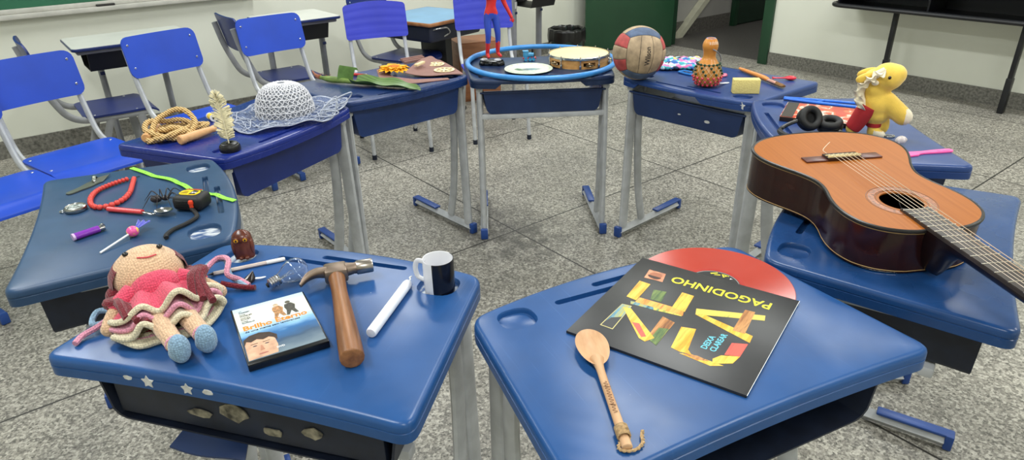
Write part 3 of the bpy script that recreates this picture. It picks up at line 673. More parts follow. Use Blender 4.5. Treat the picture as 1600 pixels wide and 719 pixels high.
# --- carved owl
owl = thing('owl_figurine', 'small dark brown carved owl with yellow eyes by the left cup recess', 'figurine', (-.586, 1.300, TZ), radians(14))
OW = wood('owl_wood', (70, 32, 24), (122, 64, 46), (40, 40, 12), .25)
mb = MB()
mb.grid(lambda u, v: Vector(((.0205+.002*sin(pi*min(1, v*1.3)))*(1-max(0, (v-.72)/.28)**2.2*.72)*math.copysign(abs(cos(2*pi*u))**.8, cos(2*pi*u)), (.016+.002*sin(pi*v))*(1-max(0, (v-.75)/.25)**2*.8)*math.copysign(abs(sin(2*pi*u))**.8, sin(2*pi*u)), .064*v)), 24, 16, None, True)
mb.ell((0, 0, .0625), (.0055, .004, .002)); mb.box((0, 0, .001), (.036, .026, .002))
ob_ = mb.build('body', OW, owl, 50)
for s in (-1, 1):
    m2 = MB(); m2.lathe([(.0062, 0), (.0062, .003), (.0048, .004), (.0044, .0018), (0, .0018)], 16, TR(s*.0092, -.0168, .0475, pi/2)); m2.build('eye_ring', OW, owl)
    m2 = MB(); m2.ell((s*.0092, -.0192, .0475), (.0060, .0024, .0050)); ey = m2.build('eye', M('owl_yellow', (226, 160, 30), .2), owl)
    m2 = MB(); m2.ell((s*.0092, -.0214, .0475), (.0018, .001, .0028)); m2.build('pupil', BLACK, ey)
    m2 = MB(); m2.ell((s*.0185, -.004, .026), (.005, .012, .020)); m2.build('wing', OW, owl)
    m2 = MB(); m2.ell((s*.006, -.017, .004), (.005, .006, .004)); m2.build('foot', OW, owl)
m2 = MB(); m2.lathe([(.003, 0), (.0024, -.004), (0, -.009)], 8, TR(0, -.018, .044, .3)); m2.build('beak', OW, owl)
m2 = MB(); m2.ell((0, -.0145, .024), (.011, .004, .017)); m2.build('breast', OW, owl)

# ============================================================ THINGS ON THE SLATE BLUE DESK (FAR LEFT)
# --- tape measure
tm = thing('tape_measure', 'black and yellow tape measure with a wrist strap', 'tape measure', (-.812, 1.572, TZ), radians(-10))
mb = MB(); prof = []
body = [(-.036, 0), (.036, 0), (.038, .004), (.038, .034), (.030, .048), (.012, .055), (-.018, .055), (-.034, .046), (-.039, .030), (-.039, .004)]
XZ2 = Matrix(((1, 0, 0, 0), (0, 0, -1, 0), (0, 1, 0, 0), (0, 0, 0, 1)))
tb = MB(); tb.box((0, 0, .020), (.078, .060, .038), None, .012, 4); tb.build('case', M('tape_rubber', (20, 20, 21), .55), tm)
for k in range(5):
    m2 = MB(); m2.box((0, -.0305+.0002*k, .010+.005*k), (.05, .003, .0018), None, .0006); m2.build('grip_ridge', BLACK, tm)
YEL = M('label_yellow', (244, 204, 20), .35)
m2 = MB(); m2.prism(rrect(.052, .030, .012), .0392, .0400, TR(-.004, .004, 0)); lb = m2.build('label', YEL, tm)
m2 = MB(); m2.prism([(.003, -.012), (.019, -.010), (.019, .012), (.003, .014)], .0400, .0403, TR(-.004, .004, 0)); m2.build('label_panel', BLACK, lb)
text('3M', .0105, WHITE, lb, 'lettering', TR(.001, -.0005, .0404), bold=.0003)
for q in range(3):
    m2 = MB(); m2.box((-.016, -.003+.006*q, .0402), (.018-.003*q, .0022, .0004)); m2.build('label_mark', BLACK, lb)
m2 = MB(); m2.box((-.004, .024, .0395), (.044, .004, .002), None, .001); m2.build('red_stripe', RED, tm)
m2 = MB(); m2.box((.018, -.031, .018), (.010, .008, .016), None, .003); m2.lathe([(0, 0), (.006, 0), (.007, .004), (.005, .009), (0, .010)], 12, TR(.018, -.031, .024)); m2.build('lock_button', M('orange_red', (230, 66, 30), .4), tm)
st = smooth_path([(.018, -.033, .012), (.036, -.046, .008), (.050, -.066, .006), (.046, -.100, .0055), (.034, -.135, .0055), (.036, -.165, .0055), (.045, -.178, .0055)], 6)
m2 = MB(); m2.tube(st, .0055, 8, sec=(1, .85)); m2.build('wrist_strap', M('strap_black', (20, 20, 22), .7), tm)
# --- red bead necklace: each bead a part
nk = thing('bead_necklace', 'open loop of red beads on the slate blue desk', 'necklace', (-1.055, 1.68, TZ))
npth = [(-1.073, 1.772), (-1.100, 1.735), (-1.118, 1.690), (-1.112, 1.645), (-1.092, 1.603), (-1.070, 1.578), (-1.046, 1.572), (-1.025, 1.588), (-1.015, 1.622), (-1.022, 1.668), (-1.042, 1.722), (-1.058, 1.762), (-1.066, 1.785)]
npth = smooth_path([(x+1.055, y-1.68, .0072) for x, y in npth], 10)
RB = M('bead_red', (212, 66, 58), .4, .05)
L_ = [0]
for a_, b_ in zip(npth[:-1], npth[1:]): L_.append(L_[-1]+(b_-a_).length)
def along(P, Ls, d):
    for i in range(1, len(P)):
        if Ls[i] >= d: k = (d-Ls[i-1])/(Ls[i]-Ls[i-1]+1e-9); return P[i-1].lerp(P[i], k)
    return P[-1]
d_ = .010; b0 = None; tot = L_[-1]
while d_ < tot-.012:
    big = .25 < d_/tot < .72; r_ = .0072 if not big else .0078; step = .0098 if not big else .0142
    p = along(npth, L_, d_); q = along(npth, L_, d_+.004)
    if b0 is None or True:
        m2 = MB(); m2.ell((0, 0, 0), (step*.56, r_*.92, r_*.92)); bo = m2.build('bead', RB, nk)
    bo.location = p; bo.rotation_euler = (0, 0, math.atan2((q-p).y, (q-p).x)); d_ += step
m2 = MB(); m2.tube([(x, y, z-.004) for x, y, z in npth[:4]], .0012, 6); m2.tube([(npth[-1].x, npth[-1].y, .004), (npth[-1].x+.004, npth[-1].y+.016, .0015)], .0012, 6); m2.tube([npth[-4], (npth[-1].x, npth[-1].y, .004)], .0012, 6); m2.build('cord', BLACK, nk)
# --- spoon with red handle
sp_ = thing('spoon', 'metal spoon with a red plastic handle lying below the bead necklace', 'spoon', (-1.022, 1.560, TZ), radians(-15))
mb = MB(); mb.tube(smooth_path([(0, 0, .007), (.004, 0, .0072), (.05, 0, .0075), (.098, 0, .0082), (.102, 0, .0082)], 3), [.006, .0070, .0078, .008, .008, .0078, .0076, .0075, .0074, .0074, .007, .006, .005], 10, sec=(1, .8)); mb.build('handle', M('spoon_red', (206, 58, 64), .35), sp_)
mb = MB(); mb.tube(smooth_path([(.10, 0, .008), (.118, 0, .007), (.130, .002, .0045), (.138, .005, .006)], 5), .003, 8, sec=(1.5, .6)); 
mb.shell(lambda u, v: Vector((.132+.052*u, .006+.004+.018*(2*v-1)*sqrt(max(0, 1-(2*u-1)**2))*(1-.15*u), .0125-.0075*(1-(2*v-1)**2)*(1-(2*u-1)**2)+.004*u)), 16, 10, .0012); mb.build('bowl', metal('spoon_steel', (190, 190, 190), .18), sp_)
# --- lighter
lt_ = thing('lighter', 'purple cigarette lighter with a silver cap', 'lighter', (-1.018, 1.398, TZ+.0085), radians(50))
mb = MB(); mb.tube([(.003, 0, 0), (.056, 0, 0)], .0098, 16, sec=(1, .82)); mb.build('body', M('lighter_purple', (128, 52, 170), .25), lt_)
mb = MB(); mb.tube([(-.002, 0, 0), (.003, 0, 0)], .0102, 16, sec=(1, .82)); mb.build('base', M('lighter_base', (206, 180, 216), .3), lt_)
mb = MB(); mb.tube([(.056, 0, 0), (.068, 0, 0)], .0088, 14, sec=(1, .82)); mb.lathe([(0, -.004), (.0045, -.004), (.0045, .004), (0, .004)], 14, TR(.066, 0, .005, pi/2)); mb.build('cap', STEEL, lt_)
# --- lollipop
lo_ = thing('lollipop', 'lollipop in a pink twisted wrapper on a white stick', 'lollipop', (-.886, 1.412, TZ+.0130), radians(76))
mb = MB(); mb.tube([(-.090, .012, -.0105), (-.008, 0, -.001)], .0024, 8); mb.build('stick', WHITE, lo_)
t = NT('wrapper'); t.base(t.ramp(t.noise(70, 2), [(.36, rgb(232, 92, 160)), (.52, rgb(236, 120, 150)), (.56, rgb(240, 206, 90)), (.66, rgb(180, 60, 120))], True)); t.set(rough=.25)
mb = MB(); mb.ell((0, 0, 0), (.0142, .0135, .013), None, 18, 12); mb.build('wrapped_sweet', t.m, lo_)
m2 = MB(); m2.shell(lambda u, v: Vector((.012+.030*u, (v-.5)*(.008+.026*u), .003*sin(v*14)*u+.002+.006*u)), 8, 14, .0006); m2.build('wrapper_tail', M('wrapper_blue', (92, 96, 190), .2), lo_, 0)
# --- toy spider
sd = thing('toy_spider', 'small dark plastic spider between the bead necklace and tape measure', 'toy spider', (-.905, 1.608, TZ), radians(20)); sd.scale = (1.1, 1.1, 1.1)
SPD = M('spider_dark', (46, 40, 40), .45, .2, 120)
mb = MB(); mb.ell((-.014, 0, .012), (.013, .010, .009)); mb.ell((.006, 0, .011), (.009, .0075, .006)); mb.build('body', SPD, sd)
for s in (-1, 1):
    for k in range(4):
        a_ = radians(28+40*k); L1 = .034+.006*(k in (0, 3))
        p0 = Vector((.010-.005*k, s*.006, .011)); d = Vector((cos(a_), s*sin(a_), 0))
        m2 = MB(); m2.tube(smooth_path([p0, p0+d*L1*.45+Vector((0, 0, .016)), p0+d*L1*.8+Vector((0, 0, .004)), p0+d*L1*1.15+Vector((0, 0, -.0103))], 4), [.0017-.0001*i for i in range(13)], 6); m2.build('leg', SPD, sd)
for s in (-1, 1):
    m2 = MB(); m2.tube([(.014, s*.003, .011), (.022, s*.004, .009), (.025, s*.003, .004)], .001, 6); m2.build('fang', SPD, sd)
# --- can opener
co_ = thing('can_opener', 'old grey metal can opener with a pointed blade', 'can opener', (-1.175, 1.745, TZ), radians(69)); co_.scale = (1, 1.6, 1.2)
GM = metal('opener_metal', (128, 132, 122), .42)
mb = MB(); mb.prism([(-.072, -.006), (-.066, -.009), (-.01, -.013), (.022, -.011), (.030, -.004), (.030, .008), (.004, .009), (-.03, .004), (-.066, .004), (-.072, 0)], .0005, .0030, None, .0006); mb.build('handle', GM, co_)
mb = MB(); mb.prism([(.008, -.006), (.026, -.012), (.050, -.004), (.072, .003), (.046, .006), (.020, .008)], .003, .0048, TR(0, 0, 0, .2)); mb.build('blade', metal('blade_metal', (150, 152, 146), .35), co_)
m2 = MB(); m2.lathe([(.0042, 0), (.0042, .007), (.003, .008), (0, .008)], 12, TR(.014, -.001, 0)); m2.build('rivet', STEEL, co_)
m2 = MB(); m2.tube(smooth_path([(.020, .004, .004), (.032, .010, .010), (.040, .012, .004)], 4), .0022, 6, sec=(1.8, 1)); m2.build('hook', GM, co_)
# --- round silver compact
rp = thing('pendant', 'small round silver pendant with a glass face left of the red spoon', 'pendant', (-1.112, 1.570, TZ), radians(200))
mb = MB(); mb.lathe([(0, 0), (.023, 0), (.0255, .003), (.0262, .008), (.025, .012), (.0225, .0135), (.021, .012), (.0205, .0105), (0, .0105)], 32); mb.build('case', metal('pendant_silver', (176, 176, 172), .25), rp)
mb = MB(); mb.lathe([(.0204, .0106), (.012, .0126), (0, .0130)], 24); mb.build('glass_face', M('pendant_face', (172, 178, 176), .06, .5, 90), rp)
mb = MB(); mb.tube([(.030+.006*cos(q*2*pi/14), .006*sin(q*2*pi/14), .0035) for q in range(14)], .0016, 6, True); mb.build('ring', STEEL, rp)
# --- lime strap
ls = thing('strap', 'lime green perforated strap running to the grooves of the slate blue desk', 'strap', (-.92, 1.735, TZ))
lp_ = smooth_path([(-1.120, 1.870), (-1.06, 1.826), (-1.0, 1.786), (-.94, 1.752), (-.90, 1.716), (-.86, 1.680), (-.83, 1.664), (-.79, 1.648), (-.765, 1.632), (-.718, 1.602)], 8)
def lsf(u, v):
    i = min(len(lp_)-2, int(u*(len(lp_)-1))); k = u*(len(lp_)-1)-i; p = lp_[i].lerp(lp_[i+1], k); d = (lp_[i+1]-lp_[i]).normalized()
    n_ = Vector((-d.y, d.x, 0)); zz = .0022+.0045*abs(sin(u*17))*(.3+.7*sin(u*pi))
    return Vector((p.x+.92, p.y-1.735, zz))+n_*((v-.5)*.0135)
mb = MB(); mb.shell(lsf, 80, 4, .0014); mb.build('band', M('lime', (150, 236, 76), .4), ls, 40)
for k in range(16):
    u = .12+.80*k/16; p = lsf(u, .5)
    m2 = MB(); m2.ell((p.x, p.y, p.z+.0001), (.0017, .0017, .0006), None, 10, 6); m2.build('hole', M('lime_hole', (54, 96, 60), .6), ls)

# ============================================================ THINGS ON THE ROYAL BLUE DESK (ROPE, QUILL, HAT)
rope = thing('skipping_rope', 'coiled skipping rope with two turned wooden handles', 'skipping rope', (-1.115, 2.160, TZ+.0012))
t = NT('rope_fibre'); wv = t.n('ShaderNodeTexWave', wave_type='BANDS', bands_direction='DIAGONAL'); wv.inputs['Scale'].default_value = 55; wv.inputs['Distortion'].default_value = 1.0
t.l(t.obj(), wv.inputs[0]); t.base(t.ramp(wv.outputs['Fac'], [(.2, rgb(176, 136, 80)), (.7, rgb(240, 208, 150))])); t.set(rough=.9); t.bump(wv.outputs['Fac'], .8, .003)
rp_ = []
rnd = random.Random(5)
N_ = 58
for i in range(N_):
    u = i/(N_-1); a_ = u*2*pi*3.6+.6
    rx_ = .095*(.62+.38*sin(a_*.37+1)); ry_ = .078*(.62+.38*cos(a_*.29+.5))
    cx_ = .020*sin(a_*.61)-.01; cy_ = .022*cos(a_*.43)+.006
    rp_.append((cx_+rx_*cos(a_), cy_+ry_*sin(a_), .0085+.046*u*(.5+.5*sin(a_*1.31))+.022*max(0, sin(a_*.9+2.2))*u+.008*abs(sin(a_*2.1))))
rp_ = [(-.065, -.055, .010), (-.04, -.062, .009)]+rp_+[(.055, -.03, .030), (.07, -.06, .014), (.058, -.085, .010)]
sp2_ = smooth_path(rp_, 8)
mb = MB()
# three-strand lay
for k in range(3):
    pts_ = []
    for i, p in enumerate(sp2_):
        q = sp2_[min(i+1, len(sp2_)-1)]; o_ = sp2_[max(i-1, 0)]; tg = (q-o_).normalized(); sd_ = tg.cross(Vector((0, 0, 1)))
        sd_ = sd_.normalized() if sd_.length > .05 else Vector((1, 0, 0)); nn = sd_.cross(tg); ph = i*.62+k*2*pi/3
        pts_.append(p+(sd_*cos(ph)+nn*sin(ph))*.0046)
    mb.tube(pts_, .0053, 5)
mb.build('rope', t.m, rope, 0)
HWD = wood('handle_wood', (206, 150, 96), (226, 178, 124), (8, 60, 60), .4, .05)
mb = MB(); mb.lathe([(0, 0), (.013, 0), (.0155, .003), (.0155, .012), (.014, .020), (.0145, .06), (.0125, .10), (.0105, .125), (.012, .133), (.0105, .140), (0, .142)], 20, TR(.053, -.088, .0158, 0, pi/2, radians(61))); mb.build('handle', HWD, rope)
mb = MB(); mb.lathe([(0, 0), (.013, 0), (.0155, .003), (.0155, .012), (.014, .020), (.0145, .06), (.0125, .10), (.0105, .125), (.012, .133), (0, .138)], 20, TR(-.068, -.060, .0158, 0, pi/2, radians(100))); mb.build('handle', HWD, rope)
# --- inkwell and quill
iw = thing('inkwell', 'round black inkwell in the cup recess in front of the rope', 'inkwell', (-.878, 2.010, TZ))
mb = MB(); mb.lathe([(0, 0), (.030, 0), (.0315, .003), (.0315, .016), (.029, .020), (.027, .0205), (.0255, .024), (.020, .027), (.012, .0275), (.010, .025), (.0095, .012), (0, .011)], 32); mb.build('pot', BLACK, iw)
for k in range(20):
    pass
ql = thing('quill', 'cream feather quill standing in the black inkwell', 'quill', (-.878, 2.010, TZ+.0140)); ql.scale = (1, 1, .88)
FE = M('feather_cream', (226, 214, 176), .8, .1, 60); 
qp = smooth_path([(0, 0, 0), (-.002, .002, .05), (-.005, .006, .10), (-.010, .010, .15), (-.016, .014, .185)], 8)
mb = MB(); mb.tube(qp, [.0022-.00005*i for i in range(33)], 8); mb.build('shaft', M('quill_shaft', (236, 226, 196), .4), ql)
fr_ = random.Random(3)
for s in (-1, 1):
    mb = MB(); n = 60
    gaps = []
    while len(gaps) < n+4: gaps += [fr_.uniform(.85, 1.05)*q for q in ((1, 1, 1, .97, .95) if fr_.random() < .75 else (.9, .62, .75))]
    for i in range(n):
        u = i/n; p = along(qp, [k*.1855/32 for k in range(33)], .022+.160*u); w_ = .029*(.55+.6*sin(pi*min(1, u*1.02+.10))**.7)*gaps[i]*(1 if u < .93 else (1-u)/.07)
        w_ = max(w_, .002); dz2 = .010+.008*u
        a0 = p; a1 = p+Vector((0, 0, .0050)); e0 = p+Vector((s*w_, -.004*sin(u*9), dz2+fr_.uniform(-.002, .002))); e1 = e0+Vector((s*-.001, 0, .0044))
        m_ = (a0+e0)/2+Vector((0, -.0025, .001)); m1 = (a1+e1)/2+Vector((0, -.0025, .001))
        v = mb.verts([a0, m_, e0, e1, m1, a1]); mb._f([v[0], v[1], v[4], v[5]]); mb._f([v[1], v[2], v[3], v[4]])
    vn = mb.build('vane', FE, ql, 0); so = vn.modifiers.new('t', 'SOLIDIFY'); so.thickness = .0005
# --- thread spool
ts_ = thing('thread_spool', 'little yellow thread spool lying behind the quill', 'thread spool', (-1.066, 2.345, TZ+.0125), radians(-48))
mb = MB(); mb.lathe([(0, -.020), (.0125, -.020), (.0125, -.016), (.006, -.0155), (.006, .0155), (.0125, .016), (.0125, .020), (0, .020)], 20, TR(0, 0, 0, 0, pi/2)); mb.build('reel', WHITE, ts_)
mb = MB(); mb.lathe([(.006, -.0152), (.0108, -.0152), (.0112, 0), (.0108, .0152), (.006, .0152)], 20, TR(0, 0, 0, 0, pi/2)); mb.build('thread', M('thread_yellow', (232, 196, 70), .7), ts_)
m2 = MB(); m2.lathe([(.0, 0), (.0045, .0004), (.0045, -.001), (0, -.001)], 14, TR(.0205, 0, 0, 0, pi/2)); m2.build('core_hole', BLACK, ts_)
# --- lace hat
hat = thing('lace_hat', 'white woven lace hat with a floppy sheer brim of loose cords', 'hat', (-.812, 2.385, TZ), radians(20))
HC_ = M('hat_cord', (214, 214, 220), .75, .06, 90); HB_ = M('hat_under', (150, 154, 164), .85, .25, 140)
def domeR(v):    # v 0 base .. 1 top
    th = v*pi/2; return .101*max(0, cos(th))**.62*(1+.02*cos(th)), .010+.108*sin(th)
mb = MB(); mb.lathe([(domeR(k/24)[0]*.975, domeR(k/24)[1]*.985) for k in range(24)]+[(0, .1165)], 40); cr = mb.build('crown', HB_, hat)
mb = MB(); n = 32
for s in (-1, 1):
    for k in range(n):
        a0 = 2*pi*k/n
        pts_ = []
        for i in range(29):
            v = i/28*.975; r, z = domeR(v); a_ = a0+s*v*1.5+.03*sin(i*1.9+k); pts_.append((r*cos(a_)*1.005, r*sin(a_)*1.005, z+.001))
        mb.tube(pts_, .0019, 5)
for v in (.0, .14, .28, .42, .56, .70, .82, .91, .965):
    r, z = domeR(v); mb.tube([(r*1.008*cos(q*2*pi/60), r*1.008*sin(q*2*pi/60), z+.0025*sin(q*2*pi/60*22)) for q in range(60)], .0024, 5, True)
mb.build('woven_cord', HC_, cr, 0)
hr_ = random.Random(11)
def brim(a_, s_):
    R_ = .205+.020*sin(2*a_+.5)+.012*sin(5*a_)+.006*sin(9*a_+1)
    r = .098+(R_-.098)*s_; z = .013+.016*(1-s_)*0-.006*s_+.011*s_*s_*(.5+.5*sin(4*a_+1.2))+.007*s_*sin(9*a_)
    return Vector((r*cos(a_), r*sin(a_), max(.0035, z)))
t = NT('sheer_brim'); tr_ = t.n('ShaderNodeBsdfTransparent'); mx = t.n('ShaderNodeMixShader'); vv = t.n('ShaderNodeTexVoronoi'); vv.inputs['Scale'].default_value = 160; t.l(t.obj(), vv.inputs['Vector'])
t.base(rgb(108, 122, 158)); t.set(rough=.7); t.l(t.ramp(vv.outputs['Distance'], [(.25, (.3,)*3), (.6, (.75,)*3)]), mx.inputs[0]); t.l(tr_.outputs[0], mx.inputs[1]); t.l(t.b.outputs[0], mx.inputs[2]); t.l(mx.outputs[0], t.t.nodes['Material Output'].inputs[0])
mb = MB(); mb.grid(lambda u, v: brim(2*pi*u, v), 90, 8, None, True); br = mb.build('brim', t.m, hat, 0)
so = br.modifiers.new('t', 'SOLIDIFY'); so.thickness = .0008
mb = MB()
for k in range(150):
    a0 = hr_.uniform(0, 2*pi); s0 = hr_.uniform(0, .9); da = hr_.uniform(-.5, .5); ds = hr_.uniform(-.3, .7); cv = hr_.uniform(-.3, .3); pts_ = []
    for i in range(9):
        u = i/8; a_ = a0+da*u+cv*sin(pi*u); s_ = min(1.03, max(0, s0+ds*u)); p = brim(a_, min(1, s_)); pts_.append((p.x, p.y, p.z+.002+.008*hr_.random()*sin(pi*u)))
    mb.tube(smooth_path(pts_, 2), .0010+.0006*(k % 4 == 0), 5)
for s_ in (.97, 1.0):
    mb.tube([brim(2*pi*q/120, s_)+Vector((0, 0, .0015)) for q in range(120)], .0019, 5, True)
for k in range(9):
    a0 = (-.4 if k < 6 else 2.2)+hr_.uniform(-.5, .5); p = brim(a0, .7); q = brim(a0+hr_.uniform(-.3, .3), 1.0); q2 = brim(a0+hr_.uniform(-.25, .25), .5)
    mb.tube(smooth_path([p, p+Vector((0, 0, .03)), q+Vector((hr_.uniform(0, .03), 0, .045*hr_.random()+.01)), q+Vector((0, 0, .012)), q2+Vector((0, 0, .01))], 6), .0022, 6)
o_ = mb.build('brim_cords', M('brim_cord', (184, 190, 206), .7, .1, 60), hat, 0)

# ============================================================ THINGS ON THE DESK WITH THE LEAF AND SUNFLOWER
lf = thing('corn_leaf', 'long green leaf with a bent stem and a brown root end', 'leaf', (-.630, 2.805, TZ), radians(-24)); lf.scale = (1.12, 1.12, 1.1)
t = NT('leaf_green'); wv = t.n('ShaderNodeTexWave', wave_type='BANDS', bands_direction='Y'); wv.inputs['Scale'].default_value = 34; wv.inputs['Distortion'].default_value = .6; t.l(t.obj(), wv.inputs[0])
t.base(t.mix(t.math('MULTIPLY', t.noise(14, 4), .55), t.ramp(wv.outputs['Fac'], [(.2, rgb(36, 72, 30)), (.8, rgb(78, 118, 56))]), rgb(140, 164, 92))); t.set(rough=.42)
LEAF = t.m
def leaff(u, v):
    x = -.02+.285*u; w_ = .044*(sin(pi*min(1, .16+u*.84))**.65)*(1 if u < .9 else ((1-u)/.1)**.6)+.002
    y = (v-.5)*2*w_; lift = .004+.030*(1-u)**.5*abs(2*v-1)**1.5*.9+.004*sin(u*15)*(2*v-1)
    return Vector((x, y+.012*sin(u*2.5), lift))
mb = MB(); mb.shell(leaff, 34, 10, .0012); mb.build('blade', LEAF, lf, 60)
mb = MB(); mb.tube(smooth_path([(-.215, .020, .018), (-.17, .008, .014), (-.12, -.002, .014), (-.07, -.002, .014), (-.02, .003, .010), (.05, .008, .006)], 5), [.004, .0045, .005, .006, .007, .008, .009, .010, .0115, .012, .0125, .0125, .0125, .012, .0115, .011, .010, .0095, .009, .008, .007, .006, .005, .004, .003, .002], 10); mb.build('stem', M('stem_green', (112, 136, 66), .5, .15, 40), lf)
mb = MB(); mb.tube(smooth_path([(-.245, .046, .026), (-.226, .032, .020), (-.205, .018, .017), (-.18, .010, .015)], 5), [.0028, .003, .0036, .004, .0045, .005, .0055, .006, .0065, .007, .0075, .008, .0085, .0088, .009, .009], 9); mb.build('root_end', M('root_brown', (150, 92, 66), .7, .2, 60), lf)
mb = MB(); mb.shell(lambda u, v: Vector((-.085+.050*v+.02*u, .000+.030*(v-.5)+.035*u*(.4), .012+.062*sin(pi*min(1, u*.62))*(1-.2*v)-.028*max(0, u-.75))), 14, 8, .0015); mb.build('bent_leaf', M('leaf_light', (98, 132, 66), .45, .15, 30), lf, 60)
mb = MB(); mb.tube([(-.01, .050, .022), (.03, .062, .0125)], .0085, 12); mb.ell((.031, .0622, .0125), (.0025, .0082, .0082)); mb.build('cut_stalk', M('stalk', (160, 178, 92), .5), lf)
rf = MB(); rnd = random.Random(2)
for k in range(16):
    p = Vector((-.20+.05*rnd.random(), .012, .016)); rf.tube(smooth_path([p, p+Vector((.006*rnd.uniform(-1, 1), .012*rnd.uniform(-1, 1), .010*rnd.random())), p+Vector((.02*rnd.uniform(-1, 1), .022*rnd.uniform(-1, 1), .016*rnd.random()))], 3), .0006, 4)
rf.build('root_hairs', M('root_brown', (150, 92, 66)), lf)
rpn = thing('red_pen', 'short red pen half hidden behind the long leaf', 'pen', (-.690, 2.985, TZ+.0062), radians(-26))
mb = MB(); mb.tube([(.0, 0, 0), (.078, 0, 0), (.082, 0, 0)], [.0062, .0062, .004], 12); mb.build('barrel', RED, rpn)
mb = MB(); mb.tube([(-.014, 0, 0), (0, 0, 0)], [.004, .0062], 12); mb.build('end_plug', M('pen_salmon', (222, 130, 110), .4), rpn)
mb = MB(); mb.box((.06, 0, .0068), (.036, .004, .002), None, .0006); mb.build('clip', STEEL, rpn)
# --- sunflower
sf = thing('sunflower', 'orange yellow artificial sunflower head lying on the desk', 'flower', (-.508, 3.005, TZ+.0255), radians(15)); sf.scale = (1.12, 1.12, 1.1)
t = NT('petal'); gr = t.n('ShaderNodeTexGradient', gradient_type='SPHERICAL'); t.l(t.mapped((16, 16, 16)), gr.inputs[0]); t.base(t.ramp(gr.outputs[1], [(0, rgb(252, 190, 30)), (.62, rgb(248, 172, 22)), (.8, rgb(236, 128, 16)), (.95, rgb(214, 96, 12))])); t.set(rough=.6); PET = t.m
for ring, (n, r1, z1, z2, wd) in enumerate(((17, .064, .002, -.010, .0135), (15, .054, .004, .002, .0125))):
    m0 = MB(); m0.shell(lambda u, v: Vector((.014+(r1-.014)*u, (v-.5)*2*wd*(sin(pi*min(1, .12+u*.88))**.8+.02), z1+(z2-z1)*u*u+.003*(2*v-1)**2)), 10, 4, .0008); pet0 = m0.build('petal', PET, sf)
    for k in range(n):
        p_ = pet0 if k == 0 else pet0.copy()
        if k: COL.objects.link(p_)
        p_.rotation_euler = (0, radians(rnd.uniform(-5, 5)), 2*pi*k/n+ring*.2)
mb = MB(); mb.lathe([(.024, .001), (.022, .008), (.014, .0105), (0, .011)], 24); mb.lathe([(.018, .002), (.010, -.010), (0, -.0155)], 16); mb.build('centre', M('sun_centre', (206, 116, 22), .8, .3, 400, .5, 500), sf)
# --- brown foam cut-outs with cream wheels
fo = thing('foam_cutout', 'brown foam sheet cut-out with two cream spoked wheels', 'craft cut-out', (-.345, 3.030, TZ))
BRF = M('foam_brown', (142, 104, 96), .75, .03, 20, .05, 300); CRM = M('foam_cream', (236, 214, 170), .7)
def plan(pts, z0, z1, mb=None):
    mb = mb or MB(); mb.prism([(x+.345, y-3.030) for x, y in pts], z0, z1, None, .0008); return mb
# big panel, nearer edge lifted
def tilt(x, y): return .006+.030*max(0, min(1, (3.12-y)/.25))*max(0, min(1, (-.19-x)/.2))
def foamf(u, v):
    a = Vector((-.385, 3.335)).lerp(Vector((-.450, 2.93)), v); b = Vector((-.325, 3.25)).lerp(Vector((-.195, 2.935)), v); mid = Vector((-.30, 2.89))
    p = a.lerp(b, u)
    p.y -= .03*sin(pi*u)*v
    z = .005+.022*sin(pi*v)*(1-u)*.6+.014*(v**3)*(1-u)+.004*sin(6*u+3*v)
    return Vector((p.x+.345, p.y-3.030, z))
mb = MB(); mb.shell(foamf, 20, 20, .003); fb = mb.build('panel', BRF, fo, 40)
def wheel(u0, v0, r):
    g = MB(); c = foamf(u0, v0); X = Matrix.Translation(c+Vector((0, 0, .0025)))
    g.lathe([(r*.80, 0), (r, 0), (r, .0022), (r*.80, .0022)], 28, X, True); g.lathe([(0, 0), (r*.26, 0), (r*.26, .0022), (0, .0022)], 14, X)
    for k in range(8):
        g.box((r*.53, 0, .0011), (r*.66, r*.17, .002), X @ Matrix.Rotation(k*pi/4, 4, 'Z'))
    g.build('wheel', CRM, fo)
wheel(.55, .42, .041); wheel(.72, .78, .046)
mb = MB(); plan([(-.60, 3.075), (-.585, 3.10), (-.50, 2.93), (-.40, 2.875), (-.26, 2.885), (-.25, 2.86), (-.37, 2.815), (-.45, 2.79), (-.53, 2.85), (-.565, 2.93)], .0004, .0034, mb); mb.build('lower_strip', BRF, fo)
mb = MB(); X = TR(-.560+.345, 3.035-3.030, .010, 0, 0, radians(-62))
mb.box((0, 0, 0), (.11, .006, .018), X, .001); mb.box((0, .011, 0), (.11, .006, .018), X, .001); mb.build('folded_end', BRF, fo)
mb = MB(); X = TR(-.45+.345, 3.235-3.030, .012, 0, 0, radians(38))
for k in range(3): mb.box((0, -.016+.016*k, -.004+.004*k), (.12, .011, .012), X, .001)
mb.build('folded_end', BRF, fo)
cl = thing('clothes_peg', 'pale wooden peg lying on the brown foam cut-out', 'clothes peg', (-.395, 3.035, TZ+.034), radians(68))
mb = MB(); mb.box((0, -.0045, 0), (.072, .0075, .010), None, .001); mb.build('jaw', CRM, cl)
mb = MB(); mb.box((0, .0045, 0), (.072, .0075, .010), None, .001); mb.build('jaw', CRM, cl)
mb = MB(); mb.tube([(-.004+.003*cos(q), .0055*sin(q)*1.6, .0*q+.0005*q-.004) for q in [k*.5 for k in range(30)]], .0009, 5); mb.build('spring', STEEL, cl)

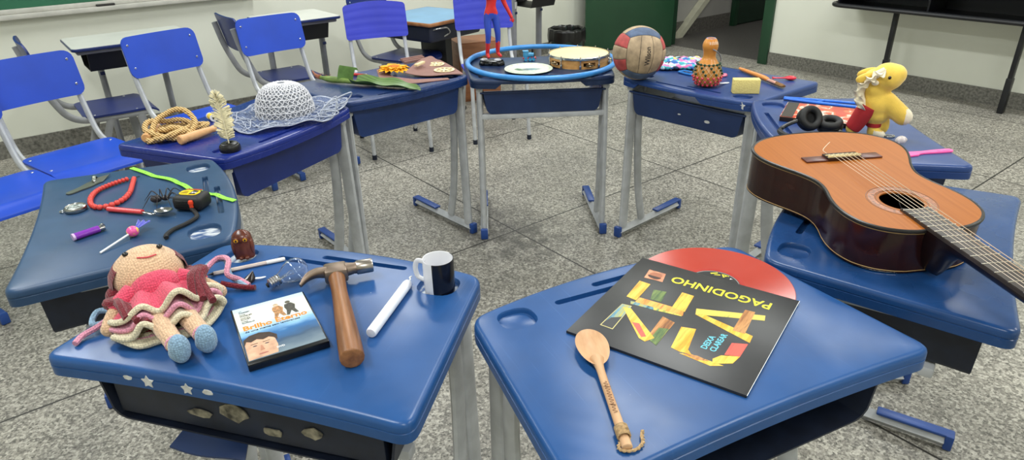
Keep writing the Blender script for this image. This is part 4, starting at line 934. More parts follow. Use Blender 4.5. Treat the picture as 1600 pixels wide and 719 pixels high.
# ============================================================ THINGS ON THE DARK BLUE DESK AT THE BACK (HOOP)
hoop = thing('hula_hoop', 'light blue plastic hula hoop lying flat on the back desk', 'hula hoop', (.153, 3.128, TZ+.0125), 0)
mb = MB(); mb.tube([(.338*cos(q*2*pi/96), .338*sin(q*2*pi/96), 0) for q in range(96)], .0118, 12, True); mb.build('ring', M('hoop_blue', (62, 142, 216), .3), hoop)
m2 = MB(); m2.tube([(.338*cos(q), .338*sin(q), 0) for q in [radians(150+k*2) for k in range(7)]], .0126, 12); m2.build('joint_sleeve', M('hoop_joint', (50, 122, 196), .3), hoop)
# --- pandeiro
pd = thing('tambourine', 'wooden hand drum tambourine with a cream skin inside the hoop', 'tambourine', (.326, 3.100, TZ), radians(15))
PW = wood('pandeiro_wood', (184, 128, 66), (222, 170, 104), (20, 20, 60), .35, .05)
R_ = .135; H_ = .050
mb = MB(); n = 60; slots = [radians(-90+72*k) for k in range(5)]
def inslot(a): return any(abs((a-s_+pi) % (2*pi)-pi) < radians(13) for s_ in slots)
for z0, z1, cond in ((.0, .016, 0), (.016, .032, 1), (.032, H_, 0)):
    for i in range(n):
        a0, a1 = 2*pi*i/n, 2*pi*(i+1)/n
        if cond and inslot((a0+a1)/2): continue
        v = [mb.verts([(r*cos(a), r*sin(a), z) for z in (z0, z1)]) for r in (R_, R_-.009) for a in (a0, a1)]
        mb._f([v[0][0], v[1][0], v[1][1], v[0][1]]); mb._f([v[2][0], v[2][1], v[3][1], v[3][0]]); mb._f([v[0][1], v[1][1], v[3][1], v[2][1]]); mb._f([v[0][0], v[2][0], v[3][0], v[1][0]])
mb.build('wooden_shell', PW, pd, 30, doubles=1e-5)
mb = MB(); mb.lathe([(R_-.001, H_+.0005), (R_-.02, H_+.0035), (0, H_+.004)], 60); mb.lathe([(R_-.001, H_-.003), (R_-.001, H_+.0005)], 60); mb.build('skin', M('drum_skin', (236, 214, 160), .5, .05, 8), pd)
mb = MB(); mb.lathe([(R_, H_-.006), (R_+.0045, H_-.006), (R_+.0045, H_+.003), (R_, H_+.004)], 60, None, True); mb.lathe([(R_, .0005), (R_+.003, .0005), (R_+.003, .006), (R_, .006)], 60, None, True); mb.build('rim', metal('rim_steel', (206, 204, 198), .22), pd)
for s_ in slots:
    X = Matrix.Rotation(s_, 4, 'Z') @ TR(R_-.006, 0, .024)
    for dz2, fl in ((.0045, 1), (-.0045, -1)):
        m2 = MB(); m2.lathe([(0, fl*.002), (.010, fl*.002), (.013, fl*-.001), (.022, fl*-.003), (.0225, fl*-.0024), (.014, fl*0), (0, fl*.003)], 22, X @ TR(0, 0, dz2)); m2.build('jingle', metal('jingle', (206, 196, 170), .25), pd)
    m2 = MB(); m2.tube([(0, 0, -.014), (0, 0, .014)], .0012, 6, X=X); m2.build('jingle_pin', STEEL, pd)
for k in range(10):
    a_ = radians(-90+36*k+18); X = Matrix.Rotation(a_, 4, 'Z') @ TR(R_+.006, 0, 0)
    m2 = MB(); m2.box((0, 0, H_-.004), (.007, .010, .012), X, .002); m2.tube([(.001, 0, .008), (.001, 0, H_+.010)], .0022, 8, X=X); m2.box((-.001, 0, .016), (.009, .010, .018), X, .002); m2.build('tension_lug', STEEL, pd)
# --- plate
pl = thing('decorated_plate', 'round pale green plate with a green picture in its middle', 'plate', (.092, 3.004, TZ), 0)
t = NT('plate_glaze'); gr = t.n('ShaderNodeTexGradient', gradient_type='SPHERICAL'); t.l(t.mapped((9, 9, 1)), gr.inputs[0])
t.base(t.mix(t.ramp(gr.outputs[1], [(.28, (0, 0, 0)), (.31, (1, 1, 1))]), t.ramp(t.noise(40, 4), [(.4, rgb(206, 220, 200)), (.6, rgb(222, 228, 214))]), rgb(214, 222, 208))); t.set(rough=.22)
mb = MB(); mb.lathe([(0, 0), (.085, 0), (.106, .006), (.1085, .008), (.107, .0095), (.086, .006), (.07, .0042), (0, .0042)], 56); mb.build('dish', t.m, pl)
GRS = M('plate_green', (52, 108, 66), .3, .3, 70)
mb = MB(); mb.prism([(-.060, -.006), (-.040, -.022), (.0, -.026), (.035, -.022), (.060, .002), (.030, .014), (-.03, .012)], .0042, .0048); mb.build('picture_ground', M('plate_grey', (150, 164, 160), .3, .3, 60), pl)
mb = MB(); mb.prism([(-.062, .000), (-.046, -.018), (-.026, -.022), (-.034, .006), (-.05, .016)], .0048, .0053); mb.build('picture_trees', GRS, pl)
mb = MB(); mb.prism([(-.02, -.006), (.016, -.016), (.05, -.002), (.02, .010), (-.01, .008)], .0048, .0053); mb.build('picture_lake', M('plate_blue', (98, 130, 140), .3, .3, 50), pl)
for k in range(18):
    a_ = 2*pi*k/18; m2 = MB(); m2.ell((.097*cos(a_), .097*sin(a_), .0078), (.0065, .0035, .0009), None, 10, 6); m2.build('rim_flower', M('plate_deco', (196, 190, 150), .4, .3, 80), pl)
# --- toy locomotive (plain, no face)
tr = thing('toy_locomotive', 'tiny blue and red toy locomotive behind the plate', 'toy train', (.101, 3.205, TZ), radians(4))
TB = M('toy_blue', (66, 150, 196), .3)
mb = MB(); mb.tube([(-.012, 0, .026), (.022, 0, .026)], .0115, 18); mb.box((-.016, 0, .028), (.022, .026, .030), None, .002); mb.box((-.016, 0, .0445), (.027, .030, .003), None, .001); mb.build('boiler_and_cab', TB, tr)
mb = MB(); mb.box((.001, 0, .0125), (.062, .029, .005), None, .001); mb.box((.031, 0, .0115), (.004, .030, .008), None, .001); mb.build('footplate', RED, tr)
mb = MB(); mb.lathe([(.0055, 0), (.0045, .004), (.0045, .012), (.006, .013), (.006, .016), (.004, .016), (.004, .010), (0, .010)], 14, TR(.017, 0, .036)); mb.build('chimney', BLACK, tr)
mb = MB(); mb.lathe([(0, 0), (.010, 0), (.0105, .003), (.008, .004), (0, .004)], 18, TR(.0222, 0, .026, 0, pi/2)); mb.build('smokebox_door', BLACK, tr)
for s in (-1, 1):
    for x in (-.016, .004, .020):
        m2 = MB(); m2.lathe([(0, -.002), (.0085, -.002), (.0085, .002), (.006, .002), (.005, .001), (0, .0015)], 16, TR(x, s*.0145, .0085, -s*pi/2)); m2.build('wheel', TB, tr)
# --- black base and plain jointed toy figure
bs = thing('display_stand', 'glossy black display stand under the feet of the red and blue figure', 'stand', (-.075, 3.130, TZ), radians(-12))
GLB = M('gloss_black', (12, 12, 14), .12)
mb = MB(); mb.grid(lambda u, v: Vector((.060*cos(2*pi*u)*(1-.12*v*v)*(1 if cos(2*pi*u) < 0 else 1.05), .030*sin(2*pi*u)*(1+.18*cos(4*pi*u))*(1-.25*v*v), .0005+.022*v)), 40, 8, None, True); mb.box((-.004, 0, .021), (.085, .034, .008), None, .004); mb.build('hull', GLB, bs, 50)
for x in (-.034, .030):
    m2 = MB(); m2.ell((x, -.004, .024), (.018, .016, .007)); m2.build('foot_pad', M('pad_silver', (176, 176, 180), .25), bs)
for x in (-.04, 0, .04):
    m2 = MB(); m2.ell((x, -.026, .010), (.010, .008, .009)); m2.build('side_lobe', GLB, bs)
fg = thing('toy_figure', 'plain toy figure in a red top, blue trousers and red boots, one arm raised', 'toy figure', (-.070, 3.128, TZ+.0305), radians(25)); fg.scale = (.87, .87, .84)
V = [(0, 0, .235), (0, 0, .27), (.004, .0, .315), (.010, -.002, .355), (.012, 0, .372), (.014, -.002, .388),   # pelvis..neck (0-5)
     (-.022, .002, .225), (-.024, -.012, .125), (-.026, .006, .022), (-.030, -.026, .0085),                      # right leg 6-9
     (.024, .0, .225), (.030, -.014, .125), (.034, .006, .022), (.042, -.026, .0085),                            # left leg 10-13
     (-.038, .004, .352), (-.058, -.040, .345), (-.040, -.090, .372), (-.034, -.108, .380),                      # raised arm 14-17
     (.052, 0, .350), (.075, -.006, .285), (.098, -.028, .225), (.104, -.036, .205)]                             # hanging arm 18-21
Ed = [(0, 1), (1, 2), (2, 3), (3, 4), (4, 5), (0, 6), (6, 7), (7, 8), (8, 9), (0, 10), (10, 11), (11, 12), (12, 13), (3, 14), (14, 15), (15, 16), (16, 17), (3, 18), (18, 19), (19, 20), (20, 21)]
Rd = [.026, .024, .031, .030, .014, .011, .023, .016, .0105, .0085, .023, .016, .0105, .0085, .018, .0125, .0095, .008, .018, .0125, .0095, .008]
me = skin_mesh(V, Ed, Rd, 2)
FR = M('figure_red', (204, 44, 46), .28); FB = M('figure_blue', (44, 72, 178), .3); 
fo_ = mesh_obj(me, 'body', [FR, FB], fg)
for p in me.polygons:
    z = p.center.z; p.material_index = 1 if (.088 < z < .238 and p.center.x < .068) else 0
m2 = MB(); m2.ell((.014, -.004, .412), (.020, .023, .027)); hd2 = m2.build('head', M('toy_skin', (224, 176, 146), .5), fg)
m2 = MB(); m2.grid(lambda u, v: Vector((.014+.0212*sin(pi*v*.5)*cos(2*pi*u), -.001+.0238*sin(pi*v*.5)*sin(2*pi*u), .414+.0275*cos(pi*v*.5))), 20, 6, None, True); m2.build('hair', M('toy_hair', (48, 34, 28), .5), hd2)
for s in (-1, 1):
    m2 = MB(); m2.ell((.014+s*.008, -.0255, .414), (.0025, .0015, .0018)); m2.build('eye', BLACK, hd2)
m2 = MB(); m2.ell((.014, -.028, .407), (.003, .004, .004)); m2.build('nose', M('toy_skin', (224, 176, 146)), hd2)
m2 = MB(); m2.ell((.014, -.0248, .398), (.005, .0015, .0012)); m2.build('mouth', RED, hd2)
for s, hb_, dr in ((-1, (-.034, -.108, .380), Vector((.25, -.9, .3))), (1, (.104, -.036, .205), Vector((.25, -.3, -.9)))):
    dr.normalize(); sd_ = dr.cross(Vector((1, 0, 0) if s < 0 else (0, 1, 0))).normalized(); b = Vector(hb_)
    for k in range(4):
        p = b+sd_*(-.006+.004*k); L1 = (.016, .019, .018, .014)[k]
        m2 = MB(); m2.tube([p, p+dr*L1*.6, p+dr*L1+Vector((0, .004, 0))], [.0028, .0025, .002], 7); m2.build('finger', FR, fg)
    m2 = MB(); p = b-sd_*.007-dr*.004; m2.tube([p, p-sd_*.006+dr*.006, p-sd_*.007+dr*.013], [.003, .0028, .0022], 7); m2.build('thumb', FR, fg)

# ============================================================ THINGS ON THE DESK WITH THE VOLLEYBALL
ball = thing('volleyball', 'worn beige volleyball with red and blue panels', 'ball', (.541, 2.790, TZ+.1082), 0)
RB_ = .108
def panel_uv(d):
    # 6 faces x 3 strips of a volleyball
    ax = max(range(3), key=lambda i: abs(d[i])); a_, b_ = [(1, 2), (2, 0), (0, 1)][ax]
    q = d[b_ if ax != 1 else b_]/abs(d[ax]); st = math.atan(q)/(pi/4)
    return ax, d[ax] > 0, (0 if st < -.34 else 1 if st < .34 else 2)
BR = Euler((radians(-6), radians(5), radians(6))).to_matrix()
BAGE = M('ball_beige', (168, 146, 118), .75, .16, 30, .25, 260); BRD = M('ball_red', (176, 74, 72), .7, .12, 40, .25, 260); BBL = M('ball_blue', (78, 94, 122), .7, .12, 40, .25, 260)
colors = {}
faces = {}
N = 30
for ax in range(3):
    for sg in (1, -1):
        for st in range(3):
            mb = MB(); a_, b_ = [(1, 2), (2, 0), (0, 1)][ax]
            def pf(u, v, e=0):
                q = -1+2*(st+(.018+.964*v))/3; p = -1+2*(.006+.988*u)
                d = [0, 0, 0]; d[ax] = sg; d[a_] = math.tan(p*pi/4); d[b_] = math.tan(q*pi/4)
                d = Vector(d).normalized(); eu = min(u, 1-u)*3; ev = min(v, 1-v); edge = min(1, min(eu, ev)/.10)
                return BR @ (d*(RB_-.0016*(1-edge)**2))
            mb.grid(pf, 24, 16)
            key = (ax, sg, st)
            col = BAGE
            if key in (BALLC := {(0, 1, 0): 0}): pass
            faces[key] = mb
def bc(ax, sg, st):
    if ax == 1 and sg < 0: return BAGE                       # big plain face towards the camera carries the name
    if ax == 2 and sg > 0: return BBL if st == 0 else BAGE
    if ax == 0: return BRD if st in (0, 2) else BAGE
    return BBL if st == 0 else BAGE
for key, mb in faces.items(): mb.build('panel', bc(*key), ball, 0)
m2 = MB(); m2.ell((0, 0, 0), RB_-.0014, None, 40, 24); m2.build('seam_core', M('ball_seam', (70, 62, 54), .9), ball)
def on_ball(o, rot):
    o.data.transform(rot)
    for v in o.data.vertices:
        d = v.co; 
    return o
tx = text('Wilson', .030, M('ball_print', (52, 44, 40), .8), ball, 'lettering', None, .0004, .0006, width=.074)
for v in tx.data.vertices:
    x, y, z = v.co; x -= .037; y -= .009
    d = Vector((sin(x/RB_)*cos(y/RB_)*0+math.sin(-y/RB_+.0)*cos(x/RB_), -cos(x/RB_)*cos(y/RB_), sin(x/RB_)))     # runs up the ball
    v.co = Euler((radians(-4), radians(3), radians(9))).to_matrix() @ (d.normalized()*(RB_+.0005+z*.4))
# --- crocheted mat
mt = thing('crochet_mat', 'small colourful crocheted mat behind the gourd', 'mat', (.775, 3.020, TZ+.0045), radians(-8))
t = NT('mat_yarn'); v = t.n('ShaderNodeTexVoronoi'); v.inputs['Scale'].default_value = 42; t.l(t.obj(), v.inputs[0]); sc_ = t.n('ShaderNodeSeparateColor'); t.l(v.outputs['Color'], sc_.inputs[0])
t.base(t.ramp(sc_.outputs[0], [(0, rgb(70, 170, 180)), (.17, rgb(226, 120, 176)), (.34, rgb(180, 210, 220)), (.48, rgb(232, 214, 110)), (.58, rgb(60, 110, 180)), (.7, rgb(206, 150, 210)), (.82, rgb(40, 60, 90)), (.9, rgb(230, 200, 220))], True)); t.set(rough=.9); t.bump(v.outputs['Distance'], 1, -.006)
def matf(u, v):
    x, y = (u-.5)*.20, (v-.5)*.20
    return Vector((x*(1+.05*sin(7*v+1)), y*(1+.05*sin(9*u)), .010+.005*sin(u*23)*sin(v*21)+.004*random.random()+.010*sin(pi*u)*sin(pi*v)))
mb = MB(); mb.shell(matf, 30, 30, .009); mb.build('knitted_square', t.m, mt, 0)
for k in range(12):
    u = k/11; p = matf(u, 0); m2 = MB(); m2.ell((p.x, p.y-.004, .008), (.011, .009, .0075)); m2.build('edge_bobble', t.m, mt)
# --- gourd shaker
gd = thing('gourd_shaker', 'orange gourd shaker wrapped in a green and red bead net', 'gourd rattle', (.792, 2.652, TZ), radians(10))
GO = wood('gourd_skin', (196, 124, 48), (222, 156, 76), (20, 20, 8), .3, .03)
gp = [(0, 0), (.022, .001), (.040, .012), (.050, .030), (.0525, .046), (.049, .066), (.042, .084), (.034, .098), (.0265, .110), (.0235, .122), (.0255, .136), (.0295, .150), (.0300, .162), (.0265, .174), (.0195, .185), (.0165, .187), (.014, .184), (.010, .165), (0, .16)]
def gr_at(z):
    for (r0_, z0), (r1_, z1) in zip(gp[:-4], gp[1:-3]):
        if z0 <= z <= z1: return r0_+(r1_-r0_)*(z-z0)/(z1-z0)
    return .02
mb = MB(); mb.lathe([(p.x, p.y) for p in smooth_path([(r, z, 0) for r, z in gp], 4)], 36); gb = mb.build('gourd_body', GO, gd)
m2 = MB(); m2.lathe([(.0200, .1842), (.0172, .1878), (.0158, .1865), (.0150, .1846)], 28); m2.build('blue_rim', M('gourd_blue', (70, 128, 190), .4), gd)
for k in range(6):
    m2 = MB(); a_ = radians(-120+14*k); m2.tube([((gr_at(z)+.0006)*cos(a_), (gr_at(z)+.0006)*sin(a_), z) for z in (.166, .171, .176)], .0011, 5); m2.build('white_dash', M('gourd_white', (236, 232, 220), .5), gd)
NETM = M('net_cord', (196, 176, 140), .8)
mb = MB(); n = 16; zs = [.012, .026, .040, .054, .067, .079, .090]
for lv in range(len(zs)-1):
    for k in range(n):
        for s in (-.5, .5):
            a0 = 2*pi*(k+.5*lv)/n; a1 = a0+s*2*pi/n; z0, z1 = zs[lv], zs[lv+1]
            mb.tube([((gr_at(z)+.0035)*cos(a), (gr_at(z)+.0035)*sin(a), z) for a, z in ((a0, z0), ((a0+a1)/2, (z0+z1)/2), (a1, z1))], .0009, 4)
mb.tube([((gr_at(.091)+.002)*cos(q*2*pi/40), (gr_at(.091)+.002)*sin(q*2*pi/40), .091) for q in range(40)], .0014, 5, True)
mb.build('bead_net', NETM, gd)
GB = M('bead_green', (20, 62, 36), .35); RDB = M('bead_pink_red', (206, 62, 84), .35)
def bead(r, m, name): g = MB(); g.ell((0, 0, 0), r, None, 10, 7); return g.build(name, m, gd)
pg_, pr__ = None, None
for lv, z in enumerate(zs):
    for k in range(n):
        if lv in (0, 1) : m_, nm, rr_ = RDB, 'red_bead', .0052
        elif lv in (3, 4, 5, 6) or (lv == 2): m_, nm, rr_ = (GB, 'green_bead', .0050) if lv > 2 else (RDB, 'red_bead', .0046)
        if nm == 'red_bead':
            if pr__ is None: pr__ = bead(.005, RDB, 'red_bead'); o = pr__
            else: o = pr__.copy(); COL.objects.link(o)
        else:
            if (k+lv) % 2 and lv != 6: continue
            if pg_ is None: pg_ = bead(.005, GB, 'green_bead'); o = pg_
            else: o = pg_.copy(); COL.objects.link(o)
        a_ = 2*pi*(k+.5*lv)/n; R2 = gr_at(z)+.0048; o.location = (R2*cos(a_), R2*sin(a_), max(z, .0062))
m2 = MB(); m2.tube(smooth_path([(-.004, -.031, .150), (.012, -.034, .141), (.030, -.024, .126), (.043, -.012, .108), (.046, -.006, .096)], 5), .0024, 7); m2.build('handle_cord', M('cord_grey', (120, 122, 130), .5), gd)
for k in range(3):
    m2 = MB(); m2.tube(smooth_path([(.048, -.016+.004*k, .010), (.068, -.004+.003*k, .006), (.090, .006+.006*k, .0025), (.104, .012+.002*k, .0025)], 5), .0018, 6); m2.build('loose_string', M('string_white', (226, 226, 226), .7), gd)
bc_ = thing('blue_clip', 'translucent blue plastic clip between the mat and the gourd', 'clip', (.768, 2.858, TZ+.005), radians(-60))
m2 = MB(); m2.tube(smooth_path([(-.036, -.010, 0), (-.03, -.018, 0), (.02, -.018, 0), (.036, -.008, 0), (.036, .010, 0), (.018, .018, 0), (-.03, .016, 0)], 5, True), .0048, 8, True); m2.build('loop', M('clip_blue', (36, 120, 200), .2), bc_)
m2 = MB(); m2.box((0, .002, 0), (.05, .008, .006), None, .002); m2.build('bar', M('clip_navy', (20, 40, 90), .3), bc_)
pk = thing('pink_ring', 'pink plastic ring lying behind the gourd', 'ring', (.888, 2.800, TZ+.0060), 0)
m2 = MB(); m2.tube([(.026*cos(q), .019*sin(q), 0) for q in [k*2*pi/28 for k in range(28)]], .0042, 8, True); m2.build('loop', M('ring_pink', (244, 130, 160), .35), pk)
m2 = MB(); m2.lathe([(.0045, -.006), (.0056, -.006), (.0056, .006), (.0045, .006)], 12, TR(.026, 0, 0, pi/2), True); m2.build('joint', M('ring_pink', (244, 130, 160)), pk)
# --- sponge
sg = thing('sponge', 'yellow rectangular sponge standing beside the gourd', 'sponge', (.908, 2.532, TZ), radians(-7))
t = NT('sponge_yellow'); vv = t.n('ShaderNodeTexVoronoi'); vv.inputs['Scale'].default_value = 230; t.l(t.obj(), vv.inputs[0])
t.base(t.ramp(vv.outputs['Distance'], [(.1, rgb(226, 202, 120)), (.35, rgb(240, 220, 140))])); t.set(rough=.9); t.bump(vv.outputs['Distance'], .6, .002)
mb = MB(); mb.box((0, 0, .0275), (.100, .034, .055), None, .003, 3); mb.build('block', t.m, sg)
m2 = MB(); m2.box((0, .0185, .0275), (.098, .004, .053), None, .0015); m2.build('scouring_pad', M('pad_yellow', (232, 210, 128), .95), sg)
# --- paint brush
pbz = thing('paint_brush', 'paint brush with an orange wooden handle lying behind the sponge', 'brush', (1.000, 2.885, TZ+.0106), radians(-77))
mb = MB(); mb.tube(smooth_path([(-.004, 0, 0), (.0, 0, 0), (.03, 0, .0), (.10, 0, .001), (.17, 0, .002), (.20, 0, .001), (.215, 0, 0)], 4), [.003, .0045, .0055, .006, .0062, .0065, .0068, .007, .0075, .0078, .0082, .0086, .009, .0095, .0098, .010, .010, .010, .0098, .0095, .009, .0088, .0085, .0083, .008], 12); mb.build('handle', wood('brush_wood', (196, 110, 34), (226, 146, 64), (8, 60, 60), .3, .03), pbz)
mb = MB(); mb.tube([(.215, 0, 0), (.25, 0, 0), (.272, 0, 0)], [.0088, .0098, .0095], 14, sec=(1.15, .8)); mb.build('ferrule', metal('ferrule', (200, 150, 138), .35), pbz)
mb = MB(); mb.tube([(.272, 0, 0), (.30, 0, -.0005), (.318, 0, -.001)], [.0092, .0105, .0075], 14, sec=(1.25, .6)); mb.build('bristles', M('bristle', (124, 88, 50), .9, .3, 300, .4, 400), pbz)
# --- balloon
bn = thing('balloon', 'small red uninflated balloon lying at the right end of the desk', 'balloon', (1.082, 2.718, TZ+.0085), radians(-6))
mb = MB(); mb.lathe([(.0, -.002), (.0068, -.002), (.0074, .0), (.006, .003), (.0048, .012), (.0046, .036), (.0055, .044), (.011, .054), (.0155, .066), (.0150, .078), (.009, .088), (.003, .092), (0, .0925)], 20, TR(0, 0, 0, 0, pi/2) @ Matrix.Diagonal((.55, 1.15, 1, 1))); mb.build('skin', M('balloon_red', (216, 44, 62), .25), bn)
m2 = MB(); m2.tube([(-.001, .0085*cos(q), .0045*sin(q)) for q in [k*2*pi/20 for k in range(20)]], .0013, 6, True); m2.build('rolled_lip', M('balloon_red', (216, 44, 62)), bn)

# ============================================================ THINGS ON THE DESK WITH THE PLUSH HORSE (2 cm higher)
TY = TZ+.02
# --- tongs
tg = thing('plastic_tongs', 'bright blue plastic tongs lying behind the book', 'tongs', (.993, 2.352, TY), radians(-28.5))
TBL = M('tongs_blue', (40, 110, 220), .3)
for s in (-1, 1):
    mb = MB(); mb.tube(smooth_path([(0, s*.004, .006), (.04, s*.010, .006), (.14, s*.020, .006), (.235, s*.024, .006)], 5), .0056, 8, sec=(1.3, .9)); mb.build('arm', TBL, tg)
mb = MB(); mb.tube([(-.006, 0, .006), (.012, 0, .006)], .0085, 10, sec=(1.3, .7)); mb.build('hinge', TBL, tg)
mb = MB(); mb.tube([(.10, -.016, .006), (.13, .018, .008)], .003, 6); mb.build('spring_bar', TBL, tg)
# --- book
bk_ = thing('book', 'thin book with a dark spine and orange, red and white cover', 'book', (.880, 2.108, TY), radians(-28.5))
t = NT('cover_orange'); t.base(t.ramp(t.noise(16, 3), [(.34, rgb(196, 62, 36)), (.44, rgb(222, 108, 64)), (.50, rgb(232, 214, 196)), (.55, rgb(214, 82, 44)), (.66, rgb(240, 226, 206)), (.72, rgb(120, 40, 30))], True)); t.set(rough=.3)
mb = MB(); mb.box((.108, .093, .0076), (.208, .180, .0125)); mb.build('pages', M('pages', (226, 218, 200), .8), bk_)
mb = MB(); mb.box((.108, .093, .0146), (.216, .186, .0016), None, .0006); mb.box((.108, .093, .0008), (.216, .186, .0016), None, .0006); mb.build('cover', t.m, bk_)
mb = MB(); mb.box((.108, -.0006, .0077), (.216, .0024, .0152), None, .0008); spn = mb.build('spine', M('spine_dark', (36, 26, 22), .4), bk_)
mb = MB(); mb.box((.020, .093, .0158), (.036, .182, .0008)); mb.build('cover_band', M('spine_dark', (36, 26, 22)), bk_)
for k in range(9):
    m2 = MB(); m2.box((.045+.009*k, -.0020, .0077), (.005, .0006, .0062)); m2.build('spine_letter', M('spine_print', (214, 160, 110), .5), spn)
# --- headphones
hpn = thing('headphones', 'black headphones leaning against the book behind the guitar', 'headphones', (.946, 1.974, TY+.004), radians(-8))
PAD = M('ear_pad', (20, 20, 21), .6); 
def cup(X, parent):
    g = MB(); g.lathe([(0, -.020), (.028, -.019), (.036, -.012), (.038, -.002), (.036, .004), (0, .004)], 32, X); c = g.build('ear_cup', BLACK, parent)
    g = MB(); g.tube([(.0255*cos(q), .0285*sin(q), .010) for q in [k*2*pi/36 for k in range(36)]], .0112, 12, True, X); g.build('cushion', PAD, c)
    g = MB(); g.lathe([(0, .005), (.018, .006), (.02, .005)], 24, X); g.build('speaker_cloth', M('speaker_cloth', (12, 12, 13), .9), c)
cup(TR(-.028, .004, .0400, radians(52), radians(22), 0), hpn)
cup(TR(.036, .004, .0205, radians(8), radians(-6), 0), hpn)
hb3 = smooth_path([(-.060, -.002, .036), (-.085, -.004, .026), (-.108, -.012, .014), (-.116, -.032, .008), (-.100, -.065, .007), (-.050, -.098, .007), (.010, -.098, .007), (.045, -.078, .008), (.058, -.040, .010), (.052, -.026, .014)], 6)
mb = MB(); mb.tube(hb3, .0062, 8, sec=(1.1, 1)); mb.build('headband', BLACK, hpn)
mb = MB(); mb.tube(hb3[16:36], .0068, 8, sec=(1.3, 1.0)); mb.build('band_padding', PAD, hpn)
# --- plush horse: s to the right, z up, thin in depth
ph_ = thing('plush_horse', 'yellow plush horse with a cream mane and red cloth on one leg', 'plush toy', (1.082, 1.946, TY), radians(-28))
PLY = M('plush_yellow', (242, 202, 84), .9, .05, 30, .4, 500, sheen=.4); PLW = M('plush_cream', (238, 226, 200), .9, .05, 30, .3, 400); PLR = M('plush_red', (170, 34, 40), .85, .1, 20, .3, 400)
bb_ = MB()
for c, r in (((.026, 0, .180), (.044, .042, .041)), ((.043, 0, .187), (.032, .032, .031)), ((-.006, 0, .168), (.034, .034, .033)), ((.002, 0, .140), (.036, .034, .036)), ((.012, 0, .098), (.043, .040, .046)), ((.016, .004, .068), (.038, .038, .032))): bb_.ell(c, r)
bb_.tube(smooth_path([(.030, -.002, .112), (.058, -.006, .092), (.088, -.010, .070)], 5), [.030-.0004*i for i in range(11)], 16); bb_.ell((.088, -.010, .070), (.026, .026, .026))
bb_.tube([(.018, .0, .06), (.016, -.002, .036), (.020, -.008, .016)], [.022, .0175, .017], 14); bb_.tube([(.014, -.006, .0125), (.040, -.016, .0120)], .0125, 12); bb_.ell((.042, -.017, .0120), .0125); bb_.ell((.014, -.006, .0135), .014)
bb_.tube(smooth_path([(-.006, -.012, .085), (-.020, -.020, .064), (-.031, -.021, .038), (-.038, -.020, .0225)], 4), .020, 14); bb_.ell((-.039, -.020, .0205), .019)
bb_.tube(smooth_path([(.022, .026, .075), (.036, .030, .045), (.040, .024, .020)], 4), .022, 14); bb_.ell((.040, .024, .021), .020)
me = blob_mesh(bb_, .0045, 10); body = mesh_obj(me, 'body', [PLY, PLW], ph_)
for p in me.polygons:
    c = p.center
    if (c.x > .092 and c.z < .095) or (c.z < .022 and c.x > .020 and c.y < 0): p.material_index = 1
m2 = MB(); m2.tube(smooth_path([(-.008, -.016, .092), (-.020, -.020, .064), (-.031, -.021, .038), (-.038, -.020, .0235)], 5), [.028-.0004*i for i in range(16)], 16); m2.build('red_cloth', PLR, ph_, 0)
m2 = MB(); m2.lathe([(.0185, -.006), (.0205, -.005), (.0205, .005), (.0185, .006)], 20, TR(.0165, -.002, .036), True); m2.build('red_strap', PLR, ph_)
m2 = MB(); m2.ell((.036, .016, .030), (.010, .012, .012)); m2.build('brown_patch', M('plush_brown', (110, 74, 40), .9), ph_)
for s in (-1, 1):
    m2 = MB(); m2.ell((.030, s*.0395, .186), (.0045, .004, .0052)); ey = m2.build('eye', M('eye_brown', (40, 26, 18), .15), ph_)
    m2 = MB(); m2.tube(smooth_path([(.0, s*.026, .192), (-.020, s*.031, .186), (-.040, s*.033, .176), (-.054, s*.033, .168)], 5), [.006, .007, .008, .009, .0095, .010, .0105, .011, .011, .011, .0108, .0105, .010, .009, .007, .004], 10, sec=(.7, 1.1)); m2.build('ear', PLY, ph_, 0)
def ruff(u, v):
    p = along(RUFP, RUFL, u*RUFL[-1]*.999); k = 2*v-1
    return Vector((p.x+.010*k*(.4+abs(sin(u*17))), p.y-.006+.014*k*cos(u*30)-.003, p.z+.006*k*cos(u*34)))
RUFP = smooth_path([(.012, -.036, .202), (.0, -.038, .194), (-.014, -.038, .184), (-.028, -.034, .168), (-.038, -.032, .150), (-.040, -.032, .128), (-.032, -.034, .106), (-.026, -.034, .090)], 8)
RUFL = [0]
for a_, b_ in zip(RUFP[:-1], RUFP[1:]): RUFL.append(RUFL[-1]+(b_-a_).length)
m2 = MB(); m2.shell(ruff, 90, 6, .0022, (-.5, -.8, .2)); m2.build('mane', PLW, ph_, 0)
m2 = MB(); m2.tube([(p.x+.004, p.y+.012, p.z) for p in RUFP], .0115, 8); m2.build('mane_core', PLW, ph_, 0)
m2 = MB(); m2.ell((-.004, -.038, .168), (.010, .007, .008)); m2.build('forelock', PLW, ph_)
# --- hair ring, tissue, pink knife
kr = thing('key_ring', 'thin metal ring lying at the foot of the plush horse', 'ring', (1.146, 1.925, TY+.0017), radians(10))
m2 = MB(); m2.tube([(.015*cos(q), .010*sin(q), 0) for q in [k*2*pi/24 for k in range(24)]], .0016, 6, True); m2.tube([(-.013, -.005, .0022), (-.004, -.010, .0024), (.008, -.0085, .0022)], .0014, 6); m2.build('loop', STEEL, kr)
wt = thing('paper_scrap', 'crumpled white scrap between the guitar and the metal ring', 'scrap', (1.137, 1.850, TY+.002), 0)
sr_ = random.Random(4)
mb = MB(); mb.grid(lambda u, v: Vector(((.014+.005*sin(5*2*pi*u+3*v))*sin(pi*v)*cos(2*pi*u), (.010+.004*sin(4*2*pi*u))*sin(pi*v)*sin(2*pi*u), .012-.0115*cos(pi*v)+.002*sin(9*u))), 20, 8, None, True); mb.build('paper', M('scrap_white', (232, 222, 218), .7), wt, 0)
